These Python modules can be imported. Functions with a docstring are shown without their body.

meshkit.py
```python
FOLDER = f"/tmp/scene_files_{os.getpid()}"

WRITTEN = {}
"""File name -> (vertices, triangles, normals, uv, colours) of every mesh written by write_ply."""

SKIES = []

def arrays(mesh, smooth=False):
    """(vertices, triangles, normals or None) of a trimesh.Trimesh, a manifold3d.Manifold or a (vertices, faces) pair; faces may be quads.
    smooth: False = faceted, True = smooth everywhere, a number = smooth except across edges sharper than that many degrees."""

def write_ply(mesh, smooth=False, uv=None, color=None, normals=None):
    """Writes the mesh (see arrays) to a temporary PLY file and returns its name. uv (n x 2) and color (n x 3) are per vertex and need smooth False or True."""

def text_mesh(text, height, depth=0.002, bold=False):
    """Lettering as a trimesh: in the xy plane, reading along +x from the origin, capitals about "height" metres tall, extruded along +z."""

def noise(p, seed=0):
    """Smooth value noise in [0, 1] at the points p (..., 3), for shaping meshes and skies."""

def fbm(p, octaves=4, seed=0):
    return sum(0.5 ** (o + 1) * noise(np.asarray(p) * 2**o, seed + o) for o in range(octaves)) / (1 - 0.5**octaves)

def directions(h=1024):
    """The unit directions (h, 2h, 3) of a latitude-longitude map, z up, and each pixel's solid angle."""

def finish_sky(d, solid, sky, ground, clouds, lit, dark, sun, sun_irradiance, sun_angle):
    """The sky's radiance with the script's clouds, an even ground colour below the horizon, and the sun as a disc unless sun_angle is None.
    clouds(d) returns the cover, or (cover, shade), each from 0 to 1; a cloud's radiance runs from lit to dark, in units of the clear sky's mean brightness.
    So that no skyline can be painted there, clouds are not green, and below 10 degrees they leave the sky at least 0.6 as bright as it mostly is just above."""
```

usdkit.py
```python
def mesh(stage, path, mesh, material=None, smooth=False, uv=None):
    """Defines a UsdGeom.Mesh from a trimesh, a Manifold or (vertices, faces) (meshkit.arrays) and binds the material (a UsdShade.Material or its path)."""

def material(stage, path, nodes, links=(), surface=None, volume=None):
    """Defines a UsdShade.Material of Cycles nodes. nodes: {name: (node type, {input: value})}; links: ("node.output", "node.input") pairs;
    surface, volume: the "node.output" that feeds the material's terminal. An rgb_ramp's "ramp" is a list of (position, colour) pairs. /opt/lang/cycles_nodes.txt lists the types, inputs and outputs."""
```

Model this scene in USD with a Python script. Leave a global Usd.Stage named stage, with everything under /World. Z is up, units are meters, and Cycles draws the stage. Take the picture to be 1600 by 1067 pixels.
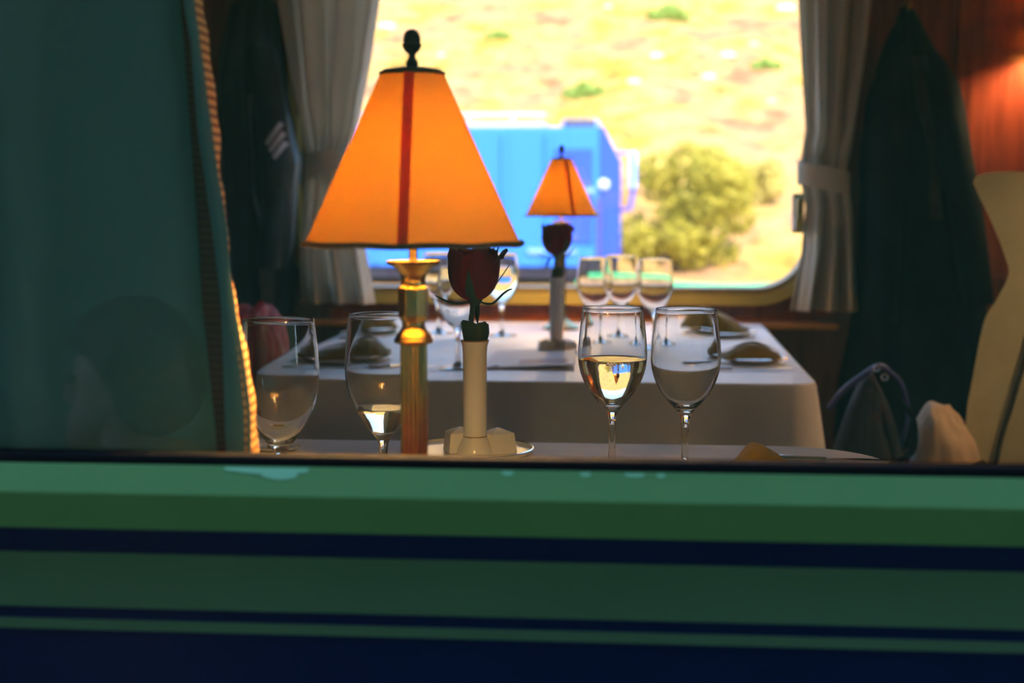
import math, random
import numpy as np
import trimesh
import manifold3d as m3
from shapely.geometry import Polygon, box as sbox
import usdkit, meshkit
from pxr import Gf, Sdf, Usd, UsdGeom, UsdLux, UsdShade

stage = Usd.Stage.CreateInMemory()
UsdGeom.SetStageUpAxis(stage, UsdGeom.Tokens.z)
UsdGeom.SetStageMetersPerUnit(stage, 1.0)
UsdGeom.Xform.Define(stage, '/World')
UsdGeom.Scope.Define(stage, '/World/Looks')

# ------------------------------------------------------------------ camera, sky, sun, exposure
EXPOSURE = 1.0
CAM = np.array([0.0, 0.0, 2.14])
YAW, PITCH = math.atan(209 / 2360), math.atan(218.5 / 2360)
fw = np.array([-math.sin(YAW) * math.cos(PITCH), math.cos(YAW) * math.cos(PITCH), -math.sin(PITCH)])
rt = np.array([math.cos(YAW), math.sin(YAW), 0.0])
up = np.cross(rt, fw)
cam = UsdGeom.Camera.Define(stage, '/World/camera')
cam.CreateHorizontalApertureAttr(36.0)
cam.CreateVerticalApertureAttr(24.0)
cam.CreateFocalLengthAttr(53.1)
cam.CreateFStopAttr(5.4)
cam.CreateFocusDistanceAttr(1.56)
cam.CreateExposureAttr(EXPOSURE)
cam.CreateClippingRangeAttr((0.02, 2000.0))
cam.AddTransformOp().Set(Gf.Matrix4d(*[float(v) for v in (*rt, 0, *up, 0, *(-fw), 0, *CAM, 1)]))

SUN_TO = np.array([0.25, -0.62, 0.74])
SUN_TO = SUN_TO / np.linalg.norm(SUN_TO)
SUN_E, SKY_K = 1.75, 12.0
dome = UsdLux.DomeLight.Define(stage, '/World/sky')
dome.CreateIntensityAttr(1.0)
sky_mat = usdkit.material(stage, '/World/Looks/sky_air', {
    'tc': ('texture_coordinate', {}),
    's': ('sky_texture', {'sky_type': 'hosek_wilkie', 'sun_disc': False, 'sun_direction': tuple(SUN_TO), 'turbidity': 3.0, 'ground_albedo': 0.4}),
    'b': ('background_shader', {'strength': SKY_K})}, [('tc.generated', 's.vector'), ('s.color', 'b.color')], surface='b.background')
UsdShade.MaterialBindingAPI.Apply(dome.GetPrim()).Bind(sky_mat)
sun = UsdLux.DistantLight.Define(stage, '/World/sun')
sun.CreateIntensityAttr(SUN_E)
sun.CreateAngleAttr(0.6)
sun.CreateNormalizeAttr(True)
sun.CreateColorAttr(Gf.Vec3f(1.0, 0.93, 0.80))
_x = np.cross([0, 0, 1.0], SUN_TO); _x /= np.linalg.norm(_x); _y = np.cross(SUN_TO, _x)
sun.AddTransformOp().Set(Gf.Matrix4d(*[float(v) for v in (*_x, 0, *_y, 0, *SUN_TO, 0, 0, 0, 30, 1)]))

# ------------------------------------------------------------------ helpers
PI = math.pi
rng = np.random.default_rng(7)
USED = {}


def S(r, g, b):
    """sRGB 0-255 to linear"""
    c = np.array([r, g, b]) / 255.0
    return tuple(float(x) for x in np.where(c <= 0.04045, c / 12.92, ((c + 0.055) / 1.055) ** 2.4))


def numbered(parent, name):
    key = (parent, name)
    n = USED.get(key, 0)
    USED[key] = n + 1
    return name if n == 0 else f'{name}_{n:03d}'


def tag(prim, label=None, cat=None, group=None, kind=None):
    for k, v in (('label', label), ('category', cat), ('group', group), ('kind', kind)):
        if v:
            prim.SetCustomDataByKey(k, v)
    return prim


def thing(name, label=None, cat=None, loc=(0, 0, 0), rotz=0.0, group=None, kind=None, tilt=None):
    path = '/World/' + numbered('/World', name)
    x = UsdGeom.Xform.Define(stage, path)
    x.AddTranslateOp().Set(Gf.Vec3d(*map(float, loc)))
    x.AddRotateXYZOp().Set(Gf.Vec3f(*(tilt or (0, 0)), math.degrees(rotz)))
    return tag(x.GetPrim(), label, cat, group, kind)


def part(name, mesh, mat, parent=None, smooth=35, label=None, kind=None):
    base = str(parent.GetPath()) if parent is not None else '/World'
    path = base + '/' + numbered(base, name)
    p = usdkit.mesh(stage, path, mesh, mat, smooth=smooth).GetPrim()
    return tag(p, label=label, kind=kind)


def dup(src, loc, label, rotz=0.0, group=None, scale=None):
    was = src.GetCustomData()
    base = src.GetName()
    r = '/World/' + numbered('/World', base)
    x = UsdGeom.Xform.Define(stage, r)
    p = x.GetPrim()
    p.GetReferences().AddInternalReference(src.GetPath())
    p.SetInstanceable(True)
    x.ClearXformOpOrder()
    for a in list(p.GetAttributes()):
        pass
    x.AddTranslateOp(opSuffix='place').Set(Gf.Vec3d(*map(float, loc)))
    x.AddRotateZOp(opSuffix='turn').Set(math.degrees(rotz))
    if scale:
        x.AddScaleOp(opSuffix='size').Set(Gf.Vec3f(*scale))
    return tag(p, label, was['category'], group or was.get('group'))


def cat_(*ms):
    out = []
    for m in ms:
        if hasattr(m, 'to_mesh'):
            v, f, _ = meshkit.arrays(m)
            m = trimesh.Trimesh(v, f, process=False)
        elif isinstance(m, tuple):
            v, f, _ = meshkit.arrays(m)
            m = trimesh.Trimesh(v, f, process=False)
        out.append(m)
    return trimesh.util.concatenate(out)


def bx(x0, x1, y0, y1, z0, z1):
    m = trimesh.creation.box([x1 - x0, y1 - y0, z1 - z0])
    m.apply_translation([(x0 + x1) / 2, (y0 + y1) / 2, (z0 + z1) / 2])
    return m


def rbox(x0, x1, y0, y1, z0, z1, r, seg=12):
    """box with rounded edges: hull of eight spheres"""
    r = min(r, (x1 - x0) / 2.01, (y1 - y0) / 2.01, (z1 - z0) / 2.01)
    s = m3.Manifold.sphere(r, seg)
    return m3.Manifold.batch_hull([s.translate([x, y, z]) for x in (x0 + r, x1 - r) for y in (y0 + r, y1 - r) for z in (z0 + r, z1 - r)])


def spline(pts, n=6):
    """Catmull-Rom through the points"""
    p = np.asarray(pts, float)
    q = np.vstack([2 * p[0] - p[1], p, 2 * p[-1] - p[-2]])
    out = []
    for i in range(1, len(q) - 2):
        for t in np.linspace(0, 1, n, endpoint=False):
            a, b, c, d = q[i - 1], q[i], q[i + 1], q[i + 2]
            out.append(0.5 * (2 * b + (c - a) * t + (2 * a - 5 * b + 4 * c - d) * t * t + (3 * b - a - 3 * c + d) * t ** 3))
    out.append(p[-1])
    return np.array(out)


def lathe(profile, n=40, flute=None):
    """closed solid of revolution about z; the profile runs from the axis (r=0) up to the axis again, outside first"""
    pr = np.asarray(profile, float).copy()
    pr[:, 0] = np.maximum(pr[:, 0], 0)
    a = np.arange(n) * 2 * PI / n
    V, rings = [], []
    k = 0
    for r, z in pr:
        if r < 1e-7:
            V.append([[0, 0, z]]); rings.append([k]); k += 1
        else:
            rr = np.full(n, r)
            if flute:
                rr = flute(a, r, z)
            V.append(np.stack([rr * np.cos(a), rr * np.sin(a), np.full(n, z)], 1)); rings.append(list(range(k, k + n))); k += n
    F = []
    for A, B in zip(rings[:-1], rings[1:]):
        for i in range(n):
            j = (i + 1) % n
            if len(A) == 1 and len(B) == 1:
                continue
            if len(A) == 1:
                F.append([A[0], B[j], B[i]])
            elif len(B) == 1:
                F.append([A[i], A[j], B[0]])
            else:
                F.append([A[i], A[j], B[j]]); F.append([A[i], B[j], B[i]])
    return trimesh.Trimesh(np.vstack(V), np.array(F), process=False)


def tube(path, r, sides=10, caps=True):
    p = np.asarray(path, float)
    r = np.broadcast_to(np.asarray(r, float), (len(p),))
    t = np.gradient(p, axis=0); t /= np.linalg.norm(t, axis=1, keepdims=True) + 1e-12
    ref = np.array([0, 0, 1.0]) if abs(t[:, 2]).max() < 0.9 else np.array([0.3, 0.9, 0.1])
    a = np.cross(t, ref); a /= np.linalg.norm(a, axis=1, keepdims=True) + 1e-12
    b = np.cross(t, a)
    ang = np.arange(sides) * 2 * PI / sides
    v = p[:, None] + r[:, None, None] * (np.cos(ang)[None, :, None] * a[:, None] + np.sin(ang)[None, :, None] * b[:, None])
    v = v.reshape(-1, 3)
    F = []
    for i in range(len(p) - 1):
        for j in range(sides):
            k = (j + 1) % sides
            F += [[i * sides + j, i * sides + k, (i + 1) * sides + k], [i * sides + j, (i + 1) * sides + k, (i + 1) * sides + j]]
    if caps:
        c0, c1 = len(v), len(v) + 1
        v = np.vstack([v, p[:1], p[-1:]])
        e = (len(p) - 1) * sides
        for j in range(sides):
            k = (j + 1) % sides
            F += [[c0, k, j], [c1, e + j, e + k]]
    m = trimesh.Trimesh(v, np.array(F), process=False)
    m.fix_normals()
    return m


def sheet(P, thick=0.002):
    """P (nu, nv, 3): a cloth or petal as a closed sheet with thickness"""
    P = np.asarray(P, float)
    nu, nv = P.shape[:2]
    du, dv = np.gradient(P, axis=0), np.gradient(P, axis=1)
    N = np.cross(du, dv); N /= np.linalg.norm(N, axis=2, keepdims=True) + 1e-12
    A, B = P + N * thick / 2, P - N * thick / 2
    V = np.vstack([A.reshape(-1, 3), B.reshape(-1, 3)])
    o = nu * nv
    idx = np.arange(o).reshape(nu, nv)
    a, b, c, d = idx[:-1, :-1].ravel(), idx[1:, :-1].ravel(), idx[1:, 1:].ravel(), idx[:-1, 1:].ravel()
    F = [np.stack([a, b, c], 1), np.stack([a, c, d], 1), np.stack([a, c, b], 1) + o, np.stack([a, d, c], 1) + o]
    rim = np.concatenate([idx[:, 0], idx[-1, 1:], idx[-2::-1, -1], idx[0, -2:0:-1]])
    r2 = np.roll(rim, -1)
    F += [np.stack([rim, r2 + o, r2], 1), np.stack([rim, rim + o, r2 + o], 1)]
    F = np.vstack(F)
    m = trimesh.Trimesh(V, F, process=False)
    m.fix_normals()
    return m


def prism_x(poly_yz, x0, x1):
    """extrude a (y, z) polygon along x"""
    m = trimesh.creation.extrude_polygon(Polygon(poly_yz), x1 - x0, engine='earcut')
    v = m.vertices.copy()
    m.vertices = np.stack([v[:, 2] + x0, v[:, 0], v[:, 1]], 1)
    m.fix_normals()
    return m


def prism_y(shape_xz, y0, y1):
    """extrude an (x, z) shapely shape along y"""
    m = trimesh.creation.extrude_polygon(shape_xz, y1 - y0, engine='earcut')
    v = m.vertices.copy()
    m.vertices = np.stack([v[:, 0], v[:, 2] + y0, v[:, 1]], 1)
    m.fix_normals()
    return m


def rrect(x0, x1, z0, z1, r):
    return sbox(x0 + r, z0 + r, x1 - r, z1 - r).buffer(r, quad_segs=10)


def interp(pts):
    p = np.array(sorted(pts))
    return lambda z: np.interp(z, p[:, 0], p[:, 1])


# ------------------------------------------------------------------ materials
LK = '/World/Looks/'


def plain(name, col, rough=0.5, metal=0.0, spec=0.5, **kw):
    return usdkit.material(stage, LK + name, {'p': ('principled_bsdf', {'base_color': col, 'roughness': rough, 'metallic': metal, 'specular_ior_level': spec, **kw})}, surface='p.BSDF')


def mottled(name, stops, scale=8.0, rough=0.6, metal=0.0, spec=0.4, stretch=(1, 1, 1), bump=0.0, bscale=60, detail=4, rr=None, **kw):
    """colour from noise in object space, with a little relief"""
    nodes = {'tc': ('texture_coordinate', {}), 'mp': ('mapping', {'scale': stretch}), 'n': ('noise_texture', {'scale': scale, 'detail': detail, 'roughness': 0.6}),
             'r': ('rgb_ramp', {'ramp': stops}), 'p': ('principled_bsdf', {'roughness': rough, 'metallic': metal, 'specular_ior_level': spec, **kw})}
    links = [('tc.object', 'mp.vector'), ('mp.vector', 'n.vector'), ('n.fac', 'r.fac'), ('r.color', 'p.base_color')]
    if bump:
        nodes['n2'] = ('noise_texture', {'scale': bscale, 'detail': 3})
        nodes['b'] = ('bump', {'strength': bump, 'distance': 0.002})
        links += [('mp.vector', 'n2.vector'), ('n2.fac', 'b.height'), ('b.normal', 'p.normal')]
    return usdkit.material(stage, LK + name, nodes, links, surface='p.BSDF')


def cloth_mat(name, col, col2, ribs=900.0, direction='z', trans=0.15, rough=0.9, mixs=0.5):
    """woven cloth: fine ribs, a little light comes through"""
    nodes = {'tc': ('texture_coordinate', {}), 'w': ('wave_texture', {'wave_type': 'bands', 'bands_direction': direction, 'scale': ribs, 'distortion': 0.6, 'detail': 1.0}),
             'm': ('mix', {'color1': col, 'color2': col2}),
             'p': ('principled_bsdf', {'roughness': rough, 'specular_ior_level': 0.15, 'sheen_weight': 0.15}),
             't': ('translucent_bsdf', {}), 'x': ('mix_closure', {'fac': trans})}
    links = [('tc.object', 'w.vector'), ('w.fac', 'm.fac'), ('m.color', 'p.base_color'), ('m.color', 't.color'), ('p.BSDF', 'x.closure1'), ('t.BSDF', 'x.closure2')]
    return usdkit.material(stage, LK + name, nodes, links, surface='x.closure')


def pane_mat(name, tint=(1, 1, 1), k=0.96, base=0.04):
    """clear pane: transparent mixed with a mirror by Schlick's law, the same from either face"""
    return usdkit.material(stage, LK + name, {
        'lw': ('layer_weight', {'blend': 0.5}), 'pw': ('math', {'math_type': 'power', 'value2': 5.0}),
        'ma': ('math', {'math_type': 'multiply_add', 'value2': k, 'value3': base, 'use_clamp': True}),
        't': ('transparent_bsdf', {'color': tint}), 'g': ('glossy_bsdf', {'color': (1, 1, 1), 'roughness': 0.0}), 'x': ('mix_closure', {})},
        [('lw.facing', 'pw.value1'), ('pw.value', 'ma.value1'), ('ma.value', 'x.fac'), ('t.BSDF', 'x.closure1'), ('g.BSDF', 'x.closure2')], surface='x.closure')


def leaf_mat(name, c1, c2, scale=3.0, trans=0.4):
    return usdkit.material(stage, LK + name, {
        'tc': ('texture_coordinate', {}), 'n': ('noise_texture', {'scale': scale, 'detail': 3}), 'm': ('rgb_ramp', {'ramp': [(0.3, c1), (0.7, c2)]}),
        'p': ('principled_bsdf', {'roughness': 0.55, 'specular_ior_level': 0.3}), 't': ('translucent_bsdf', {}), 'x': ('mix_closure', {'fac': trans})},
        [('tc.object', 'n.vector'), ('n.fac', 'm.fac'), ('m.color', 'p.base_color'), ('m.color', 't.color'), ('p.BSDF', 'x.closure1'), ('t.BSDF', 'x.closure2')], surface='x.closure')


def shade_mat(name, tint, white, fac):
    return usdkit.material(stage, LK + name, {
        'tc': ('texture_coordinate', {}), 'n': ('noise_texture', {'scale': 900, 'detail': 1}), 'b': ('bump', {'strength': 0.15, 'distance': 0.0005}),
        'd': ('diffuse_bsdf', {'color': white}), 't': ('translucent_bsdf', {'color': tint}), 'x': ('mix_closure', {'fac': fac})},
        [('tc.object', 'n.vector'), ('n.fac', 'b.height'), ('b.normal', 'd.normal'), ('d.BSDF', 'x.closure1'), ('t.BSDF', 'x.closure2')], surface='x.closure')


def lamp_mat(name, col, k):
    return usdkit.material(stage, LK + name, {'e': ('emission', {'color': col, 'strength': k})}, surface='e.emission')


M = dict(
    green_paint=mottled('green_paint', [(0.3, (0.155, 0.37, 0.125)), (0.7, (0.18, 0.41, 0.14))], 5, 0.6, spec=0.25),
    green_stripe=mottled('green_stripe', [(0.3, (0.09, 0.19, 0.105)), (0.7, (0.105, 0.215, 0.12))], 6, 0.35),
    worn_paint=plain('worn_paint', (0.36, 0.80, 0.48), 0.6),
    navy=mottled('navy_paint', [(0.3, (0.004, 0.012, 0.058)), (0.7, (0.005, 0.016, 0.072))], 4, 0.3, spec=0.3),
    rubber=plain('black_rubber', (0.008, 0.010, 0.013), 0.8, spec=0.15),
    wood=mottled('red_wood', [(0.25, (0.06, 0.012, 0.006)), (0.5, (0.16, 0.032, 0.013)), (0.75, (0.22, 0.05, 0.02))], 9, 0.28, spec=0.5, stretch=(6, 6, 0.5), detail=6),
    ledge_wood=mottled('ledge_wood', [(0.3, (0.30, 0.12, 0.04)), (0.7, (0.48, 0.22, 0.08))], 8, 0.35, stretch=(0.6, 8, 8)),
    ceiling=plain('ceiling_cream', (0.55, 0.5, 0.40), 0.7),
    carpet=mottled('carpet', [(0.3, (0.05, 0.02, 0.02)), (0.7, (0.09, 0.03, 0.03))], 60, 0.95, bump=0.4, bscale=300),
    frame=plain('frame_cream_green', (0.40, 0.33, 0.10), 0.8, spec=0.15),
    frame2=plain('frame_olive', (0.23, 0.18, 0.075), 0.45),
    glass=usdkit.material(stage, LK + 'clear_glass', {'g': ('glass_bsdf', {'color': (0.985, 0.99, 0.985), 'roughness': 0.0, 'IOR': 1.5})}, surface='g.BSDF'),
    wine=usdkit.material(stage, LK + 'white_wine', {'g': ('glass_bsdf', {'color': (0.99, 0.965, 0.89), 'roughness': 0.0, 'IOR': 1.34})}, surface='g.BSDF'),
    pane=pane_mat('window_pane', base=0.034),
    linen=mottled('white_linen', [(0.35, (0.80, 0.80, 0.82)), (0.65, (0.88, 0.88, 0.90))], 14, 0.45, spec=0.5, bump=0.12, bscale=500),
    cream_linen=mottled('cream_linen', [(0.35, (0.52, 0.48, 0.42)), (0.65, (0.60, 0.56, 0.50))], 14, 0.7, bump=0.2, bscale=500),
    porcelain=plain('white_porcelain', (0.82, 0.80, 0.76), 0.12),
    gold=plain('gold_line', (0.42, 0.20, 0.07), 0.3, 0.7),
    brass=mottled('aged_brass', [(0.35, (0.36, 0.27, 0.10)), (0.65, (0.52, 0.40, 0.16))], 30, 0.24, 1.0),
    bronze=plain('dark_bronze', (0.035, 0.045, 0.032), 0.4, 0.6),
    pewter=mottled('pewter', [(0.3, (0.32, 0.32, 0.34)), (0.7, (0.46, 0.46, 0.48))], 20, 0.35, 0.9),
    steel=plain('cutlery_steel', (0.72, 0.72, 0.74), 0.16, 1.0),
    shade=shade_mat('shade_silk', (0.95, 0.60, 0.02), (0.62, 0.38, 0.09), 0.155),
    seam=shade_mat('shade_braid_thin', (0.95, 0.20, 0.02), (0.40, 0.14, 0.04), 0.5),
    braid=mottled('shade_braid', [(0.35, (0.10, 0.07, 0.025)), (0.65, (0.17, 0.11, 0.04))], 400, 0.8),
    rose=mottled('rose_petal', [(0.3, (0.11, 0.002, 0.006)), (0.7, (0.23, 0.004, 0.011))], 40, 0.6, spec=0.1),
    stem=plain('rose_green', (0.025, 0.055, 0.022), 0.55),
    leaf=leaf_mat('rose_leaf', (0.02, 0.05, 0.018), (0.03, 0.075, 0.026), 40, 0.15),
    olive_napkin=cloth_mat('olive_napkin', (0.28, 0.20, 0.03), (0.22, 0.155, 0.02), 700, 'x', 0.1),
    gold_napkin=cloth_mat('gold_napkin', (0.42, 0.27, 0.05), (0.34, 0.23, 0.04), 700, 'x', 0.1),
    lining=cloth_mat('curtain_lining', (0.105, 0.225, 0.195), (0.095, 0.205, 0.18), 900, 'z', 0.05),
    grey_curtain=cloth_mat('grey_curtain', (0.82, 0.76, 0.66), (0.58, 0.53, 0.43), 55, 'z', 0.4),
    paper=plain('menu_paper', (0.78, 0.76, 0.80), 0.6),
    pink=plain('pink_print', (0.62, 0.28, 0.30), 0.6),
    black_cloth=mottled('black_cloth', [(0.3, (0.004, 0.007, 0.010)), (0.7, (0.008, 0.012, 0.016))], 12, 0.9, spec=0.05),
    navy_nylon=mottled('navy_nylon', [(0.3, (0.006, 0.011, 0.018)), (0.7, (0.014, 0.026, 0.045))], 9, 0.5, spec=0.3),
    lilac=plain('lilac_piping', (0.20, 0.20, 0.36), 0.5),
    white_print=plain('white_print', (0.62, 0.60, 0.72), 0.5),
    red_nylon=mottled('red_nylon', [(0.3, (0.20, 0.005, 0.008)), (0.7, (0.40, 0.010, 0.016))], 14, 0.6, spec=0.1),
    chair=mottled('olive_cream_cloth', [(0.3, (0.54, 0.53, 0.30)), (0.7, (0.66, 0.64, 0.40))], 12, 0.85, bump=0.2, bscale=300),
    piping=plain('dark_piping', (0.03, 0.03, 0.02), 0.7),
    tartan=mottled('tartan_cloth', [(0.42, (0.004, 0.006, 0.018)), (0.52, (0.008, 0.007, 0.022)), (0.64, (0.10, 0.006, 0.006))], 9, 0.8),
    blue_strap=plain('blue_strap', (0.07, 0.08, 0.32), 0.5),
    beige=mottled('beige_cloth', [(0.3, (0.44, 0.33, 0.22)), (0.7, (0.58, 0.45, 0.31))], 9, 0.85),
    brown_fur=mottled('dark_brown_cloth', [(0.3, (0.010, 0.008, 0.007)), (0.7, (0.03, 0.022, 0.016))], 20, 0.8),
    wagon=plain('wagon_blue', (0.035, 0.155, 0.66), 0.85, spec=0.1),
    wagon_deep=plain('wagon_deep_blue', (0.03, 0.07, 0.50), 0.85, spec=0.1),
    wagon_light=plain('wagon_light_blue', (0.17, 0.30, 0.68), 0.8, spec=0.1),
    wagon_roof=plain('wagon_roof_grey', (0.40, 0.31, 0.40), 0.8, spec=0.1),
    grille=plain('grille_grey', (0.05, 0.04, 0.07), 0.6),
    lamp_white=plain('lamp_lens_white', (0.42, 0.5, 0.62), 0.2),
    turquoise=plain('turquoise_plastic', (0.02, 0.40, 0.16), 0.4),
    rock=mottled('pale_rock', [(0.3, (0.42, 0.36, 0.28)), (0.7, (0.50, 0.45, 0.36))], 4, 0.9),
    bush=leaf_mat('olive_leaves', (0.40, 0.34, 0.04), (0.56, 0.46, 0.07), 1.2, 0.5),
    straw=leaf_mat('straw_leaves', (0.46, 0.36, 0.07), (0.58, 0.46, 0.13), 1.2, 0.4),
    shrub=leaf_mat('green_leaves', (0.24, 0.34, 0.06), (0.36, 0.46, 0.10), 2.0, 0.4),
    bark=plain('bark', (0.12, 0.08, 0.05), 0.9),
    concrete=mottled('asphalt', [(0.3, (0.05, 0.05, 0.045)), (0.7, (0.08, 0.078, 0.07))], 3, 0.9),
    gravel=mottled('gravel', [(0.3, (0.10, 0.09, 0.08)), (0.7, (0.18, 0.165, 0.14))], 8, 0.95),
    blocker_green=mottled('blocker_green', [(0.3, (0.06, 0.15, 0.09)), (0.7, (0.09, 0.20, 0.12))], 2, 0.7),  # colour of the added, unseen wall and canopy that block light
    skin=plain('skin', (0.50, 0.30, 0.21), 0.5, subsurface_weight=0.0),
    hair=mottled('brown_hair', [(0.3, (0.05, 0.03, 0.015)), (0.7, (0.12, 0.075, 0.035))], 30, 0.5, stretch=(4, 4, 0.5)),
    ochre=mottled('ochre_jacket', [(0.3, (0.74, 0.46, 0.08)), (0.7, (0.84, 0.55, 0.12))], 12, 0.8),
    denim=mottled('denim', [(0.3, (0.03, 0.05, 0.10)), (0.7, (0.05, 0.08, 0.16))], 60, 0.85),
    shoe=plain('shoe_black', (0.02, 0.02, 0.02), 0.5),
    eye=plain('eye_dark', (0.03, 0.02, 0.015), 0.2),
)
BULB_K = 205.0
M['bulb'] = lamp_mat('lamp_bulb', (1.0, 0.63, 0.24), BULB_K)
M['sconce_bulb'] = lamp_mat('sconce_bulb', (1.0, 0.62, 0.31), 950.0)

# the checked edge of the near curtain: dark thread lines on gold cloth
M['check'] = usdkit.material(stage, LK + 'checked_gold_cloth', {
    'tc': ('texture_coordinate', {}), 'w': ('wave_texture', {'wave_type': 'bands', 'bands_direction': 'z', 'scale': 50, 'distortion': 0.8, 'detail': 1.0}),
    'r': ('rgb_ramp', {'ramp': [(0.0, (0.20, 0.06, 0.02)), (0.2, (0.28, 0.10, 0.03)), (0.38, (0.84, 0.50, 0.17)), (1.0, (0.88, 0.54, 0.19))]}),
    'p': ('principled_bsdf', {'roughness': 0.85, 'specular_ior_level': 0.15})}, [('tc.object', 'w.vector'), ('w.fac', 'r.fac'), ('r.color', 'p.base_color')], surface='p.BSDF')
M['check_brown'] = cloth_mat('checked_brown_cloth', (0.16, 0.065, 0.03), (0.09, 0.035, 0.018), 60, 'z', 0.1)
# hillside: dry grass, bare pinkish soil, straw patches
M['hill'] = usdkit.material(stage, LK + 'dry_hillside', {
    'tc': ('texture_coordinate', {}), 'mp': ('mapping', {'scale': (0.55, 0.38, 0.9)}),
    'n': ('noise_texture', {'scale': 1.0, 'detail': 5, 'roughness': 0.62}), 'n2': ('noise_texture', {'scale': 3.1, 'detail': 4, 'roughness': 0.6}),
    'r': ('rgb_ramp', {'ramp': [(0.30, (0.21, 0.100, 0.050)), (0.42, (0.35, 0.190, 0.090)), (0.50, (0.39, 0.235, 0.085)), (0.58, (0.385, 0.235, 0.052)), (0.70, (0.33, 0.20, 0.022))]}),
    'r2': ('rgb_ramp', {'ramp': [(0.30, (0.52, 0.46, 0.42)), (0.46, (0.92, 0.88, 0.85)), (0.56, (1.02, 1.0, 1.0)), (0.68, (1.28, 1.26, 1.2))]}),
    'm': ('mix', {'mix_type': 'multiply', 'fac': 1.0}), 'p': ('principled_bsdf', {'roughness': 0.95, 'specular_ior_level': 0.1})},
    [('tc.object', 'mp.vector'), ('mp.vector', 'n.vector'), ('mp.vector', 'n2.vector'), ('n.fac', 'r.fac'), ('n2.fac', 'r2.fac'), ('r.color', 'm.color1'), ('r2.color', 'm.color2'), ('m.color', 'p.base_color')], surface='p.BSDF')

# ------------------------------------------------------------------ the setting: outdoors
GZ = 0.75


def ground_z(x, y):
    bank = np.clip((y - 27.6) / 3.0, 0, 1)
    bank = bank * bank * (3 - 2 * bank) * 0.9
    z = GZ + bank + np.maximum(y - 30.0, 0) * 0.34
    p = np.stack([x * 0.35, y * 0.35, np.zeros_like(x)], -1)
    amp = np.clip((y - 26.5) / 6, 0, 1)
    return z + amp * (meshkit.fbm(p, 4, 3) - 0.5) * 1.1


gx, gy = np.meshgrid(np.linspace(-34, 34, 190), np.concatenate([np.linspace(6, 26, 12), np.linspace(26.4, 110, 210)]), indexing='ij')
gz = ground_z(gx, gy)
gv = np.stack([gx, gy, gz], -1).reshape(-1, 3)
gi = np.arange(gx.size).reshape(gx.shape)
gf = np.vstack([np.stack([gi[:-1, :-1].ravel(), gi[1:, :-1].ravel(), gi[1:, 1:].ravel()], 1), np.stack([gi[:-1, :-1].ravel(), gi[1:, 1:].ravel(), gi[:-1, 1:].ravel()], 1)])
part('hillside', (gv, gf), M['hill'], smooth=True, kind='structure')

part('platform', bx(-14, 14, -5.2, 0.70, 0.1, 0.40), M['concrete'], kind='structure')
part('trackbed', bx(-60, 60, -40, 6.5, -0.2, 0.10), M['gravel'], kind='structure')
part('sky_block_wall', bx(-14, 14, -5.2, -5.0, 0.40, 5.0), M['blocker_green'], kind='structure')  # added, unseen: blocks the sky behind the camera and darkens pane reflections
part('sun_block_canopy', bx(-14, 14, -5.2, 0.14, 4.4, 4.6), M['blocker_green'], kind='structure')  # added, unseen: keeps sun off the near carriage side, depth sets its shade

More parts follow.
